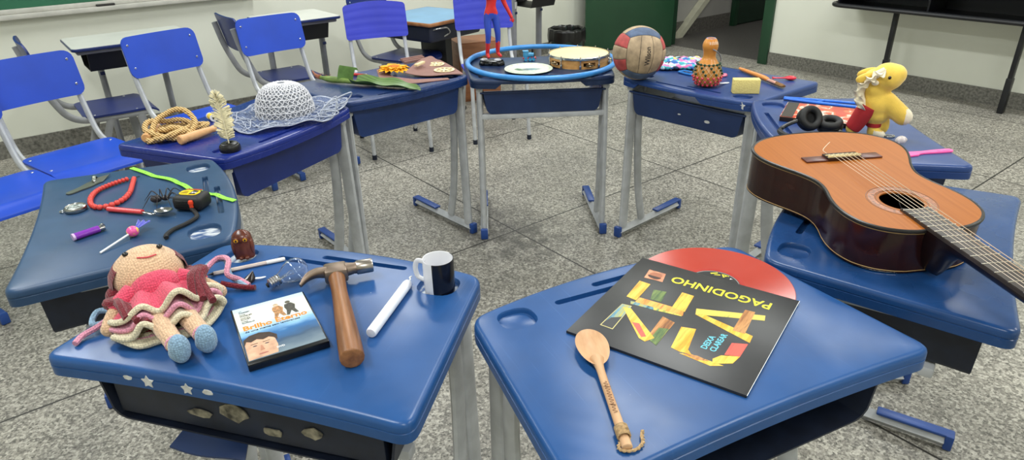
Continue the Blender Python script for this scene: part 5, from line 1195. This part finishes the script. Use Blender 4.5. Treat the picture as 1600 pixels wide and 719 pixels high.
kn = thing('plastic_knife', 'pink plastic knife sticking out past the guitar over the desk edge', 'knife', (1.100, 1.768, TY+.0005), radians(9)); kn.scale = (1, 1.5, 1)
mb = MB(); mb.prism([(-.03, -.010), (.01, -.015), (.035, -.014), (.045, -.009), (.06, -.0075), (.10, -.0095), (.145, -.010), (.153, -.006), (.154, .0), (.150, .005), (.10, .0055), (.06, .004), (.03, .006), (.0, .007), (-.03, .005)], 0, .004, None, .001); mb.build('blade_and_handle', M('knife_pink', (246, 96, 168), .35), kn)
m2 = MB(); m2.box((.125, -.0025, .0044), (.035, .006, .0014), None, .0006); m2.build('grip_rib', M('knife_pink', (246, 96, 168)), kn)

# ============================================================ GUITAR
gt = thing('acoustic_guitar', 'acoustic guitar with an orange brown top lying across two desks', 'guitar', (.827, 1.157, TZ+.0022), radians(96.9), None, 0, radians(-2.35))
HW_ = [(0, .046), (.006, .072), (.022, .104), (.050, .130), (.085, .1415), (.120, .1425), (.155, .136), (.190, .125), (.220, .1195), (.250, .122), (.285, .137), (.320, .158), (.355, .176), (.390, .185), (.425, .182), (.455, .165), (.480, .136), (.497, .098), (.507, .050), (.510, 0)]
half = smooth_path([(x, y, 0) for x, y in HW_], 5)
def gout(off=0):
    P = [(p.x, p.y) for p in half] + [(p.x, -p.y) for p in reversed(half[:-1])]
    if not off: return P
    n = len(P); o = []
    for i in range(n):
        a = Vector(P[i-1]); b = Vector(P[(i+1) % n]); t = (b-a).normalized(); o.append((P[i][0]-t.y*off*-1*-1, P[i][1]+t.x*off*-1*-1))
    return o
GO0 = gout()
def gdep(x): return .0970+.009*x/.51
t = NT('cedar_top'); f = t.noise(1, 4, t.mapped((2.2, 130, 1)), .6); f2 = t.noise(3.2, 3)
t.base(t.mix(t.math('MULTIPLY', f2, .5), t.ramp(f, [(.3, rgb(146, 80, 26)), (.7, rgb(168, 99, 40))]), rgb(178, 106, 42))); t.set(rough=.42, spec=.18)
TOPM = t.m
SIDE = wood('rosewood', (34, 13, 10), (52, 22, 16), (4, 30, 40), .18, .02); EBON = M('ebony', (20, 15, 14), .35)
def gz(x): return gdep(x)
# top plate with sound hole
HX, HR = .118, .0425
mb = MB(); ring = [mb.bm.verts.new((x, y, gz(x))) for x, y in gout(.002)]; hole = [mb.bm.verts.new((HX+HR*cos(q*2*pi/40), HR*sin(q*2*pi/40), gz(HX))) for q in range(40)]
hlo = [mb.bm.verts.new((v.co.x, v.co.y, v.co.z-.003)) for v in hole]
ed = [mb.bm.edges.new((ring[i], ring[(i+1) % len(ring)])) for i in range(len(ring))]+[mb.bm.edges.new((hole[i], hole[(i+1) % 40])) for i in range(40)]
bmesh.ops.triangle_fill(mb.bm, edges=ed, use_beauty=True)
for i in range(40): mb._f([hole[i], hole[(i+1) % 40], hlo[(i+1) % 40], hlo[i]])
mb.build('top', TOPM, gt, 30)
mb = MB(); n = len(GO0); r_ = []
for k, (off, zf) in enumerate(((.004, 0), (.0005, .0), (0, .002), (0, 1), )):
    pass
lo = mb.verts([(x, y, .0008) for x, y in GO0]); hi = mb.verts([(x, y, gz(x)-.006) for x, y in GO0])
for i in range(n): mb._f([lo[i], lo[(i+1) % n], hi[(i+1) % n], hi[i]])
mb.build('side', SIDE, gt, 30)
mb = MB(); bk = mb.verts([(x, y, .0004) for x, y in GO0]); mb._f(bk); mb.build('back', SIDE, gt, 30)
mb = MB(); mb.tube([(x, y, gz(x)-.0030) for x, y in GO0], .0042, 8, True); mb.build('binding', EBON, gt)
mb = MB(); mb.tube([(x*1.0, y, gz(x)-.0085) for x, y in gout(-.0006)], .0012, 6, True); mb.tube([(x, y, .0040) for x, y in gout(-.0004)], .0010, 6, True); mb.build('purfling_line', M('purfling', (196, 160, 104), .4), gt)
mb = MB(); mb.prism([(x*.96+.01, y*.93) for x, y in GO0], .0030, .0045); mb.build('inner_floor', M('inner_wood', (60, 34, 20), .7), gt)
ROS = M('rosette_dark', (146, 84, 42), .3, .3, 160); ROL = M('rosette_line', (96, 54, 30), .3)
for r0_, r1_, m_ in ((.0485, .0497, ROL), (.0520, .0650, ROS), (.0672, .0682, ROL)):
    mb = MB(); mb.lathe([(r0_, 0), (r1_, 0), (r1_, .0003), (r0_, .0003)], 60, TR(HX, 0, gz(HX)+.0001, 0, -.0117), True); mb.build('rosette', m_, gt)
SX = .337; zt_ = gz(SX)
for s in (-1, 1):
    mb = MB(); mb.box((SX+.006, s*.068, zt_+.002), (.028, .054, .0042), None, .0012); mb.build('bridge_wing', M('bridge_wood', (92, 48, 40), .35, .15, 60), gt)
mb = MB(); mb.box((SX+.007, 0, zt_+.0042), (.030, .084, .0085), None, .0012); tie = mb.build('tie_block', M('bridge_dark', (44, 22, 18), .3), gt)
mb = MB(); mb.box((SX-.003, 0, zt_+.0095), (.0030, .082, .006), None, .0008); mb.box((SX+.0085, 0, zt_+.0092), (.0026, .082, .0022), None, .0006); mb.build('saddle', M('bone', (232, 214, 160), .3), gt)
m2 = MB(); m2.tube(smooth_path([(SX+.022, .03, zt_+.008), (SX+.030, .036, zt_+.014), (SX+.044, .020, zt_+.020), (SX+.052, .008, zt_+.024)], 5), .0007, 5); m2.build('loose_string_end', M('nylon', (236, 222, 200), .2), gt)
# neck, fingerboard
NX = -SX+.0; FZ0 = gz(0)
def fbz(x): return FZ0+.0070+.000*x
mb = MB()
def fw_(x): return .0265+.0046*(x-NX)/(.078-NX)
mb.prism([(HX-HR+.004, -.030), (HX-HR-.004, 0), (HX-HR+.004, .030), (NX, .0262), (NX, -.0262)], FZ0-.0002, FZ0+.0072, None, .0012); mb.build('fingerboard', M('fingerboard_dark', (58, 50, 46), .4, .15, 40), gt)
FRM = metal('fret_metal', (212, 206, 196), .25)
for k in range(1, 20):
    x = SX-2*SX/2**(k/12)
    if x > .074: break
    m2 = MB(); m2.tube([(x, -fw_(x), FZ0+.0074), (x, fw_(x), FZ0+.0074)], .0010, 6); m2.build('fret', FRM, gt)
mb = MB(); mb.box((NX-.002, 0, FZ0+.005), (.005, .052, .012), None, .001); mb.build('nut', M('bone', (232, 214, 160)), gt)
mb = MB(); np_ = []
for k in range(13):
    a_ = pi*k/12; np_.append((cos(a_), -sin(a_)))
secs = [(.002, .031, .0955, .0), (-.014, .0295, .0950, 0), (-.028, .0285, .0925, 0), (-.038, .0285, .074, 0), (-.048, .028, .048, 0), (-.066, .028, .028, 0), (-.10, .028, .0225, 0), (-.2, .027, .021, 0), (NX, .026, .020, 0), (NX-.02, .027, .018, -.004)]
rows = [mb.verts([(x, w_*c, FZ0+oz+d_*s_*(.98)) for c, s_ in np_]) for x, w_, d_, oz in secs]
for a_, b_ in zip(rows[:-1], rows[1:]):
    for i in range(12): mb._f([a_[i], a_[i+1], b_[i+1], b_[i]])
for r2_ in rows: pass
for a_, b_ in zip(rows[:-1], rows[1:]): mb._f([a_[0], b_[0], b_[-1], a_[-1]])
mb._f(rows[0]); mb._f(rows[-1][::-1]); mb.build('neck', M('neck_dark', (26, 13, 11), .25), gt, 50)
hs = MB(); hs.prism([(NX-.004, -.026), (NX-.02, -.032), (NX-.12, -.036), (NX-.185, -.034), (NX-.20, -.012), (NX-.20, .012), (NX-.185, .034), (NX-.12, .036), (NX-.02, .032), (NX-.004, .026)], FZ0-.012, FZ0+.004, TR(0, 0, 0), .001); hs.build('headstock', SIDE, gt)
for s in (-1, 1):
    for k in range(3):
        m2 = MB(); m2.tube([(NX-.055-.045*k, s*.030, FZ0-.004), (NX-.055-.045*k, s*.052, FZ0-.004)], .003, 8); m2.ell((NX-.055-.045*k, s*.056, FZ0-.004), (.008, .006, .010)); m2.tube([(NX-.055-.045*k, s*.017, FZ0+.004), (NX-.055-.045*k, s*.017, FZ0+.014)], .004, 10); m2.build('tuning_peg', M('bone', (232, 214, 160)), gt)
for k in range(6):
    y0, y1 = (-.029+.0116*k), (-.0215+.0086*k); rr_ = (.0007 if k < 3 else .00042)
    m2 = MB(); m2.tube([(SX+.016, y0, zt_+.0085), (SX-.003, y0, zt_+.0128), (NX-.002, y1, FZ0+.0115), (NX-.055-.045*(k % 3), (1 if k > 2 else -1)*.017, FZ0+.008)], rr_, 6); m2.build('string', M('string_wound', (206, 180, 150), .25) if k < 3 else M('nylon', (236, 222, 200)), gt)

# ============================================================ RECORD, SLEEVE AND WOODEN SPOON ON THE FRONT RIGHT DESK
lp = thing('record_sleeve', 'black record sleeve with coloured ZECA letters on the blue desk', 'record sleeve', (.0913, .9790, TZ), radians(-35.18))
U = .3165
SLV = M('sleeve_black', (46, 46, 48), .36, .06, 20)
mb = MB(); mb.box((U/2, U/2, .0006), (U, U, .0011), None, .0003); mb.box((U/2, U/2, .0046), (U, U, .0011), None, .0003)
for x in (.0004, U-.0004): mb.box((x, U/2, .0026), (.0009, U, .0044))
mb.box((U/2, .0005, .0026), (U, .0010, .0044)); mb.build('card_sleeve', SLV, lp)
mb = MB(); mb.box((U+.0004, U/2, .0049), (.0008, U, .0007)); mb.build('white_edge', WHITE, lp)
def stroke_mat(name, cols, ang, sc=70):
    t = NT(name); f = t.noise(1, 4, t.mapped((sc, sc*.10, 1), (0, 0, ang)), .65); n = len(cols)
    t.base(t.ramp(f, [(.30+.40*i/(n-1), rgb(*c)) for i, c in enumerate(cols)])); t.set(rough=.35); return t.m
YO = stroke_mat('stroke_yellow', [(190, 110, 20), (236, 172, 40), (246, 204, 84), (232, 150, 40)], 0); YG = stroke_mat('stroke_yellow_green', [(120, 150, 60), (214, 196, 90), (240, 206, 90), (90, 140, 90)], .6)
OR = stroke_mat('stroke_orange', [(210, 70, 40), (236, 150, 60), (244, 186, 90), (220, 96, 50)], 1.4); BGN = stroke_mat('stroke_blue_green', [(40, 80, 90), (96, 150, 170), (190, 180, 80), (60, 110, 80)], .4)
BRO = stroke_mat('stroke_brown', [(90, 50, 26), (170, 110, 56), (206, 150, 90), (120, 70, 36)], .2); RDS = stroke_mat('stroke_red', [(206, 70, 66), (226, 96, 80), (214, 80, 70)], .2); GRN = stroke_mat('stroke_dark_green', [(30, 60, 40), (120, 140, 70), (60, 90, 50), (206, 190, 90)], .5)
def ltr(name, parts):
    mb = MB(); ms = []
    for i, (poly, m_) in enumerate(parts):
        if m_ not in ms: ms.append(m_)
        mb.mi = ms.index(m_); z = .0052+.00006*i
        c = [sum(p[j] for p in poly)/len(poly) for j in (0, 1)]
        area = sum(poly[k-1][0]*poly[k][1]-poly[k][0]*poly[k-1][1] for k in range(len(poly)))
        pp = [(p[0]*U, p[1]*U) for p in (poly if area > 0 else poly[::-1])]
        mb.prism(pp, .00515, z+.0002)
    return mb.build(name, ms, lp)
ltr('letter_z', [([(.138, .414), (.197, .422), (.21, .149), (.13, .151)], M('outline_yellow', (214, 200, 130), .4)), ([(.141, .410), (.193, .418), (.205, .155), (.135, .156)], SLV), ([(.141, .410), (.193, .418), (.200, .29), (.150, .25), (.139, .20)], BGN), ([(.393, .417), (.474, .395), (.474, .139), (.42, .170), (.399, .222)], BRO), ([(.42, .30), (.474, .32), (.474, .139), (.42, .165)], GRN), ([(.158, .383), (.203, .397), (.438, .196), (.408, .139), (.368, .151)], YO), ([(.27, .27), (.31, .28), (.395, .185), (.375, .165)], RDS)])
ltr('letter_e', [([(.229, .661), (.306, .678), (.323, .554), (.257, .549)], GRN), ([(.167, .468), (.314, .496), (.331, .454), (.18, .441)], BGN), ([(.300, .496), (.47, .500), (.482, .476), (.32, .452)], YG), ([(.194, .533), (.47, .542), (.485, .484), (.194, .473)], OR), ([(.113, .712), (.187, .708), (.191, .493), (.124, .502)], YO), ([(.387, .722), (.462, .72), (.48, .528), (.399, .535)], YO)])
ltr('letter_c', [([(.602, .142), (.66, .167), (.832, .163), (.774, .126)], YO), ([(.62, .150), (.69, .172), (.76, .160), (.70, .138)], BRO), ([(.52, .376), (.597, .399), (.63, .195), (.66, .165), (.60, .155), (.546, .166)], YO), ([(.803, .377), (.879, .413), (.878, .283), (.804, .255)], RDS), ([(.792, .24), (.878, .283), (.864, .206), (.778, .147), (.765, .19)], YO)])
ltr('letter_a', [([(.523, .598), (.878, .737), (.889, .684), (.54, .538)], YG), ([(.54, .538), (.578, .562), (.878, .5), (.883, .429)], YO), ([(.763, .735), (.819, .742), (.836, .498), (.768, .494)], BRO)])
YT = M('text_yellow', (232, 220, 50), .4); CY = M('text_cyan', (110, 205, 225), .4)
text('PAGODINHO', .105*U*1.0, YT, lp, 'artist_name', TR(.882*U, .883*U, .0052, 0, 0, pi+.012), width=.604*U, bold=.0006)
text('DEIXA', .042*U*1.1, CY, lp, 'album_title', TR(.708*U, .247*U, .0052, 0, 0, radians(88)), width=.136*U, bold=.0003)
text('CLAREAR', .042*U*1.1, CY, lp, 'album_title', TR(.755*U, .250*U, .0052, 0, 0, radians(88)), width=.186*U, bold=.0003)
mb = MB(); mb.prism([(x*U, y*U) for x, y in ((.119, .765), (.238, .773), (.217, .877), (.105, .876))], .0052, .0054); pt_ = mb.build('portrait', M('portrait_orange', (214, 140, 104), .4, .2, 60), lp)
mb = MB(); mb.prism([(.170*U+.040*U*cos(q), .826*U+.036*U*sin(q)) for q in [k*2*pi/18 for k in range(18)]], .0054, .0056); mb.build('portrait_face', M('portrait_skin', (170, 100, 66), .4), pt_)
mb = MB(); mb.prism([(.170*U+.044*U*cos(q), .812*U+.030*U*sin(q)) for q in [pi+k*pi/9 for k in range(10)]], .0056, .0058); mb.build('portrait_hair', M('portrait_hair', (60, 34, 26), .5), pt_)
rec = thing('vinyl_record', 'translucent red vinyl record sliding out of the black sleeve', 'record', (.0913, .9790, TZ), radians(-35.18))
RC = (.507*U, .935*U)
t = NT('vinyl_red'); wv = t.n('ShaderNodeTexWave', wave_type='RINGS', rings_direction='Z'); wv.inputs['Scale'].default_value = 260; t.l(t.obj(), wv.inputs[0])
t.base(t.ramp(t.noise(6), [(.3, rgb(172, 58, 46)), (.7, rgb(186, 70, 57))])); t.set(rough=.2); t.b.inputs['Anisotropic'].default_value = .8; t.b.inputs['Anisotropic Rotation'].default_value = .25
tan_ = t.n('ShaderNodeTangent', direction_type='RADIAL', axis='Z'); t.l(tan_.outputs[0], t.b.inputs['Tangent'])
mb = MB(); mb.lathe([(.004, 0), (.150, .0), (.151, .0007), (.150, .0014), (.062, .0014), (.060, .0012), (.004, .0012)], 96, None, True); dsk = mb.build('disc', t.m, rec, 20); dsk.location = (RC[0], RC[1], .0022)
mb = MB(); mb.lathe([(.0503, .0), (.0590, .0), (.0590, .0002), (.0503, .0002)], 72, None, True); o = mb.build('run_out_band', M('vinyl_dark', (176, 50, 40), .25), rec); o.location = (RC[0], RC[1], .0035)
mb = MB(); mb.lathe([(.0035, 0), (.0500, 0), (.0500, .0003), (.0035, .0003)], 64, None, True); lbl = mb.build('label', M('label_black', (22, 22, 24), .35), rec); lbl.location = (RC[0], RC[1], .0035)
mb = MB(); mb.lathe([(.0478, 0), (.0486, 0), (.0486, .0002), (.0478, .0002)], 64, None, True); mb.build('label_ring', M('ring_grey', (190, 190, 190), .4), lbl).location = (0, 0, .0003)
mb = MB()
for poly in ([(-.020, .036), (-.008, .045), (-.006, .042), (-.017, .033)], [(-.011, .032), (-.010, .035), (.0, .0395), (.001, .0365)], [(.001, .0440), (.017, .0425), (.0165, .0400), (.004, .0415)], [(.001, .0440), (.004, .0435), (.010, .0330), (.0075, .0320)], [(.012, .0420), (.0145, .0415), (.0095, .0345), (.0075, .0355)]):
    ar = sum(poly[k-1][0]*poly[k][1]-poly[k][0]*poly[k-1][1] for k in range(len(poly))); mb.prism(poly if ar > 0 else poly[::-1], 0, .0002)
mb.build('label_lettering', YT, lbl).location = (0, 0, .0003)
text('A', .007, WHITE, lbl, 'side_letter', TR(.026, .034, .0004, 0, 0, radians(150)), bold=.0002)
# --- wooden spoon
ws = thing('wooden_spoon', 'wooden spoon with twine around its handle end beside the record sleeve', 'spoon', (.130, .918, TZ), radians(-84.5)); ws.scale = (.955, 1.12, 1)
SPW = wood('spoon_wood', (190, 142, 100), (218, 176, 134), (10, 60, 60), .5, .05)
def spf(u, v):
    a = 2*pi*u
    if v < .5:   # outer rim to belly (underside), then inside
        k = v/.5; sc = k; z = .0005+.0155*k**2.2
    else:
        k = (v-.5)/.5; sc = 1-k*.999; z = .016-.0095*(1-(1-k)**2)*1
        sc = .93*(1-k) if k > .05 else 1-.07*k/.05
    return Vector((.000+.0510*sc*cos(a)*(1.06 if cos(a) > 0 else 1), .0245*sc*sin(a)*(1-.10*cos(a)), z+.002*(cos(a) > 0)*0))
mb = MB(); mb.grid(spf, 40, 20, None, True); mb.build('bowl', SPW, ws, 50)
mb = MB(); mb.tube(smooth_path([(.030, 0, .0115), (.045, 0, .0125), (.060, 0, .0118), (.10, 0, .0095), (.17, 0, .0078), (.212, 0, .0074), (.232, 0, .0072), (.236, 0, .0072)], 4), [.010, .0105, .0098, .009, .0082, .0076, .007, .0066, .0062, .006, .006, .006, .006, .006, .0061, .0062, .0063, .0064, .0065, .0066, .0067, .0068, .0069, .007, .007, .007, .007, .0068, .005], 14, sec=(1, .9)); mb.build('handle', SPW, ws, 50)
TW = M('twine', (178, 148, 108), .9, .2, 200, .5, 400)
mb = MB(); mb.tube([(.196+.0022*q/6.2832, .0082*cos(q), .0096+.0078*sin(q)) for q in [k*.45 for k in range(140)] if .196+.0022*q/6.2832 < .219], .0013, 5); mb.build('twine_wrap', TW, ws)
tw_ = smooth_path([(.222, -.006, .006), (.232, -.010, .003), (.239, -.002, .003), (.237, .012, .003), (.226, .022, .0035), (.214, .024, .004), (.204, .027, .006)], 7)
mb = MB()
for k in (0, 1): mb.tube([p+Vector((.0014*sin(i*.9+k*pi), .0014*cos(i*.9+k*pi), .0008)) for i, p in enumerate(tw_)], .0017, 5)
mb.build('twine_loop', TW, ws)
BURN = M('burnt_script', (104, 66, 36), .7); mb = MB(); sr_ = random.Random(9)
pts_ = []
for i in range(60):
    u = i/59; pts_.append((.098+.072*u, -.001+.0032*sin(i*1.25)*(.5+.5*abs(sin(i*.31))), .0166-.0024*u+.0002))
mb.tube(smooth_path(pts_, 2), .00045, 4); mb.tube([(.108, -.005, .0150), (.111, .003, .0158), (.109, .005, .0148)], .00045, 4); mb.tube([(.148, -.005, .0130), (.152, .003, .0144)], .00045, 4); mb.build('burnt_writing', BURN, ws)

# ============================================================ BACKGROUND FURNITURE
def column_table(label, p0_, p1_, q0_, q1_, group, inset=.055, cx=.02):
    t = thing('classroom_table', label, 'table', R((p0_+p1_)/2, (q0_+q1_)/2, 0), RA, group)
    L, W_ = (p1_-p0_)/2, (q1_-q0_)/2
    mb = MB(); mb.prism(rrect(2*L, 2*W_, .03), .742, .761, None, .002); mb.build('laminate_top', M('laminate_grey', (206, 207, 200), .35, .03, 6), t)
    mb = MB(); mb.tube([(x, y, .7505) for x, y in rrect(2*L, 2*W_, .03)], .0095, 8, True, sec=(.5, .9)); mb.build('edge_band', M('edge_navy', (24, 42, 96), .35), t)
    mb = MB(); mb.box((0, 0, .730), (2*L-.06, 2*W_-.04, .022), None, .008); mb.build('underframe', M('frame_grey', (128, 128, 132), .4), t)
    mb = MB(); TRY = M('tray_black', (20, 21, 25), .5)
    mb.prism([(-L+.06, .716), (-L+.10, .612), (L-.13, .612), (L-.07, .716), (L-.075, .716), (L-.134, .617), (-L+.104, .617), (-L+.065, .716)], -W_+.07, W_-.07, Matrix(((1, 0, 0, 0), (0, 0, 1, 0), (0, 1, 0, 0), (0, 0, 0, 1)))); mb.build('book_tray', TRY, t)
    for s in (-1, 1):
        y = s*(W_-inset)
        mb = MB(); mb.tube([(cx, y, .72), (cx+.01, y, .05)], .036, 14, sec=(1.0, .5), up=(0, 1, 0), r2=True); cl_ = mb.build('column_leg', M('column_grey', (134, 136, 144), .4), t)
        m2 = MB(); m2.box((cx-.0345, y, .62), (.003, .022, .055), None, .001); m2.build('white_sticker', WHITE, cl_); m2 = MB(); m2.box((cx-.0345, y, .555), (.003, .026, .020), None, .001); m2.build('blue_sticker', M('edge_navy', (24, 42, 96)), cl_)
        mb = MB(); mb.box((.085, y, .026), (2*L-.21, .045, .05), None, .008); mb.build('floor_bar', M('column_grey', (134, 136, 144)), t)
    return t
column_table('grey topped table by the left wall behind the second blue chair', 4.44, 4.90, -1.06, -.41, 'grey topped tables along the wall', .15, .11)
column_table('grey topped table by the wall behind the chair near the lace hat', 4.46, 4.92, -2.02, -1.53, 'grey topped tables along the wall')
column_table('grey legged table by the wall beside the waste bin', 4.46, 5.06, -4.12, -3.72, 'grey topped tables along the wall')
def wall_chair(label, p, q, rz): v = R(p, q); return make_chair(label, (v.x, v.y, rz), SEAT_SHADED, GREYD, 'shade-darkened blue chairs by the wall')  # same blue chairs, seat and frame colours darkened to paint in shade
wall_chair('shade-darkened blue chair at the grey table nearest the chalkboard', 4.35, -.45, RA)
wall_chair('shade-darkened blue chair seen between the posts of the chair behind the lace hat', 4.39, -1.50, RA)
wall_chair('shade-darkened blue chair in front of the wall beside the light blue table', 4.44, -2.42, radians(58))
tb3 = thing('wooden_table', 'light blue topped school table with a wooden edge by the wall', 'table', (-.572, 5.106, 0), radians(52))
a_, b_ = .60, .60
mb = MB(); mb.prism(rrect(a_, b_, .02), .680, .702, None, .002); mb.build('blue_top', M('top_light_blue', (110, 160, 198), .35, .05, 8), tb3)
mb = MB(); mb.tube([(x, y, .690) for x, y in rrect(a_, b_, .02)], .0125, 8, True, sec=(.4, 1)); mb.build('wooden_edge', wood('edge_wood', (150, 94, 52), (186, 128, 80), (20, 20, 60), .45, .02), tb3)
mb = MB(); mb.box((0, 0, .620), (a_-.06, b_-.06, .118), None, .02, 3, None); mb.build('drawer_box', M('drawer_navy', (24, 30, 50), .45), tb3)
LB = M('leg_black', (24, 25, 30), .4)
mb = MB(); mb.box((.06, 0, .30), (.07, .26, .56), None, .008); mb.build('pedestal', LB, tb3)
mb = MB(); mb.box((.06, 0, .015), (.10, .46, .03), None, .008); mb.build('floor_plate', LB, tb3)
mb = MB(); mb.tube(smooth_path([(-a_/2+.06, -b_/2+.035, .65), (-a_/2+.10, -b_/2-.006, .66), (-a_/2+.16, -b_/2-.008, .655), (-a_/2+.19, -b_/2-.004, .62), (-a_/2+.17, -b_/2+.035, .59)], 5), .006, 8); mb.build('metal_hook', STEEL, tb3)
bx = thing('wooden_box', 'brown wooden box on the floor behind the ribbed chair and hoop', 'box', (-.27, 5.45, 0), radians(20))
WB = wood('box_wood', (128, 78, 48), (158, 104, 68), (6, 6, 40), .5, .03)
mb = MB(); mb.box((0, 0, .23), (.34, .30, .46), None, .004); mb.build('carcass', WB, bx)
for z in (.12, .345):
    m2 = MB(); m2.box((0, -.156, z), (.32, .014, .20), None, .003); d_ = m2.build('drawer', WB, bx); m3 = MB(); m3.lathe([(0, 0), (.008, 0), (.007, .012), (.012, .018), (0, .022)], 14, TR(0, -.163, z, pi/2)); m3.build('knob', BLACK, d_)
bn_ = thing('waste_bin', 'round green waste bin lined with a black bag by the green door', 'bin', (.545, 6.26, 0), 0); bn_.scale = (1, 1, 1.08)
mb = MB(); mb.lathe([(0, 0), (.115, 0), (.125, .01), (.152, .33), (.160, .335), (.160, .345), (.150, .345), (.120, .02), (0, .018)], 36); mb.build('bucket', M('bin_green', (34, 66, 60), .4), bn_)
def bagf(u, v):
    a = 2*pi*u; w_ = .0022*sin(13*a)+.0016*sin(29*a+1)
    prof = [(.172, .255), (.174, .30), (.170, .352), (.150, .360), (.140, .30), (.115, .12)]
    k = min(4, int(v*5)); f = v*5-k; r = prof[k][0]*(1-f)+prof[k+1][0]*f; z = prof[k][1]*(1-f)+prof[k+1][1]*f
    return Vector(((r+w_)*cos(a), (r+w_)*sin(a), z+.014*sin(7*a)*(v < .05)+.003*sin(11*a)))
mb = MB(); mb.grid(bagf, 90, 15, None, True); g_ = mb.build('bin_bag', M('bag_black', (14, 14, 15), .28), bn_, 0); so = g_.modifiers.new('t', 'SOLIDIFY'); so.thickness = .002
# long black table at the right wall
bt = thing('black_table', 'long black table with an open shelf under its top at the right wall', 'table', R(2.0, -5.57, 0), RA)
BK = M('table_black', (22, 23, 27), .35, .1, 10)
mb = MB(); mb.prism(rrect(1.62, .42, .06), .80, .83, None, .004); mb.build('top', BK, bt)
mb = MB(); mb.prism(rrect(1.58, .38, .09), .628, .645, None, .003); mb.build('shelf_floor', BK, bt)
mb = MB(); mb.tube([(x, y, .645) for x, y in rrect(1.58, .38, .09, 8)], .017, 10, True); mb.build('shelf_lip', BK, bt)
mb = MB(); mb.box((0, -.15, .72), (1.5, .012, .165)); mb.build('back_panel', BK, bt)
for x in (-.70, 0.08, .74):
    mb = MB(); mb.box((x, .0, .72), (.014, .32, .158), None, .003); mb.build('divider', BK, bt)
for x in (-.49, .36):
    mb = MB(); mb.box((x, -.02, .31), (.032, .045, .622), None, .006); lg = mb.build('leg', BK, bt); m2 = MB(); m2.box((x, -.02, .125), (.040, .053, .25), None, .006); m2.build('leg_sleeve', BK, lg)
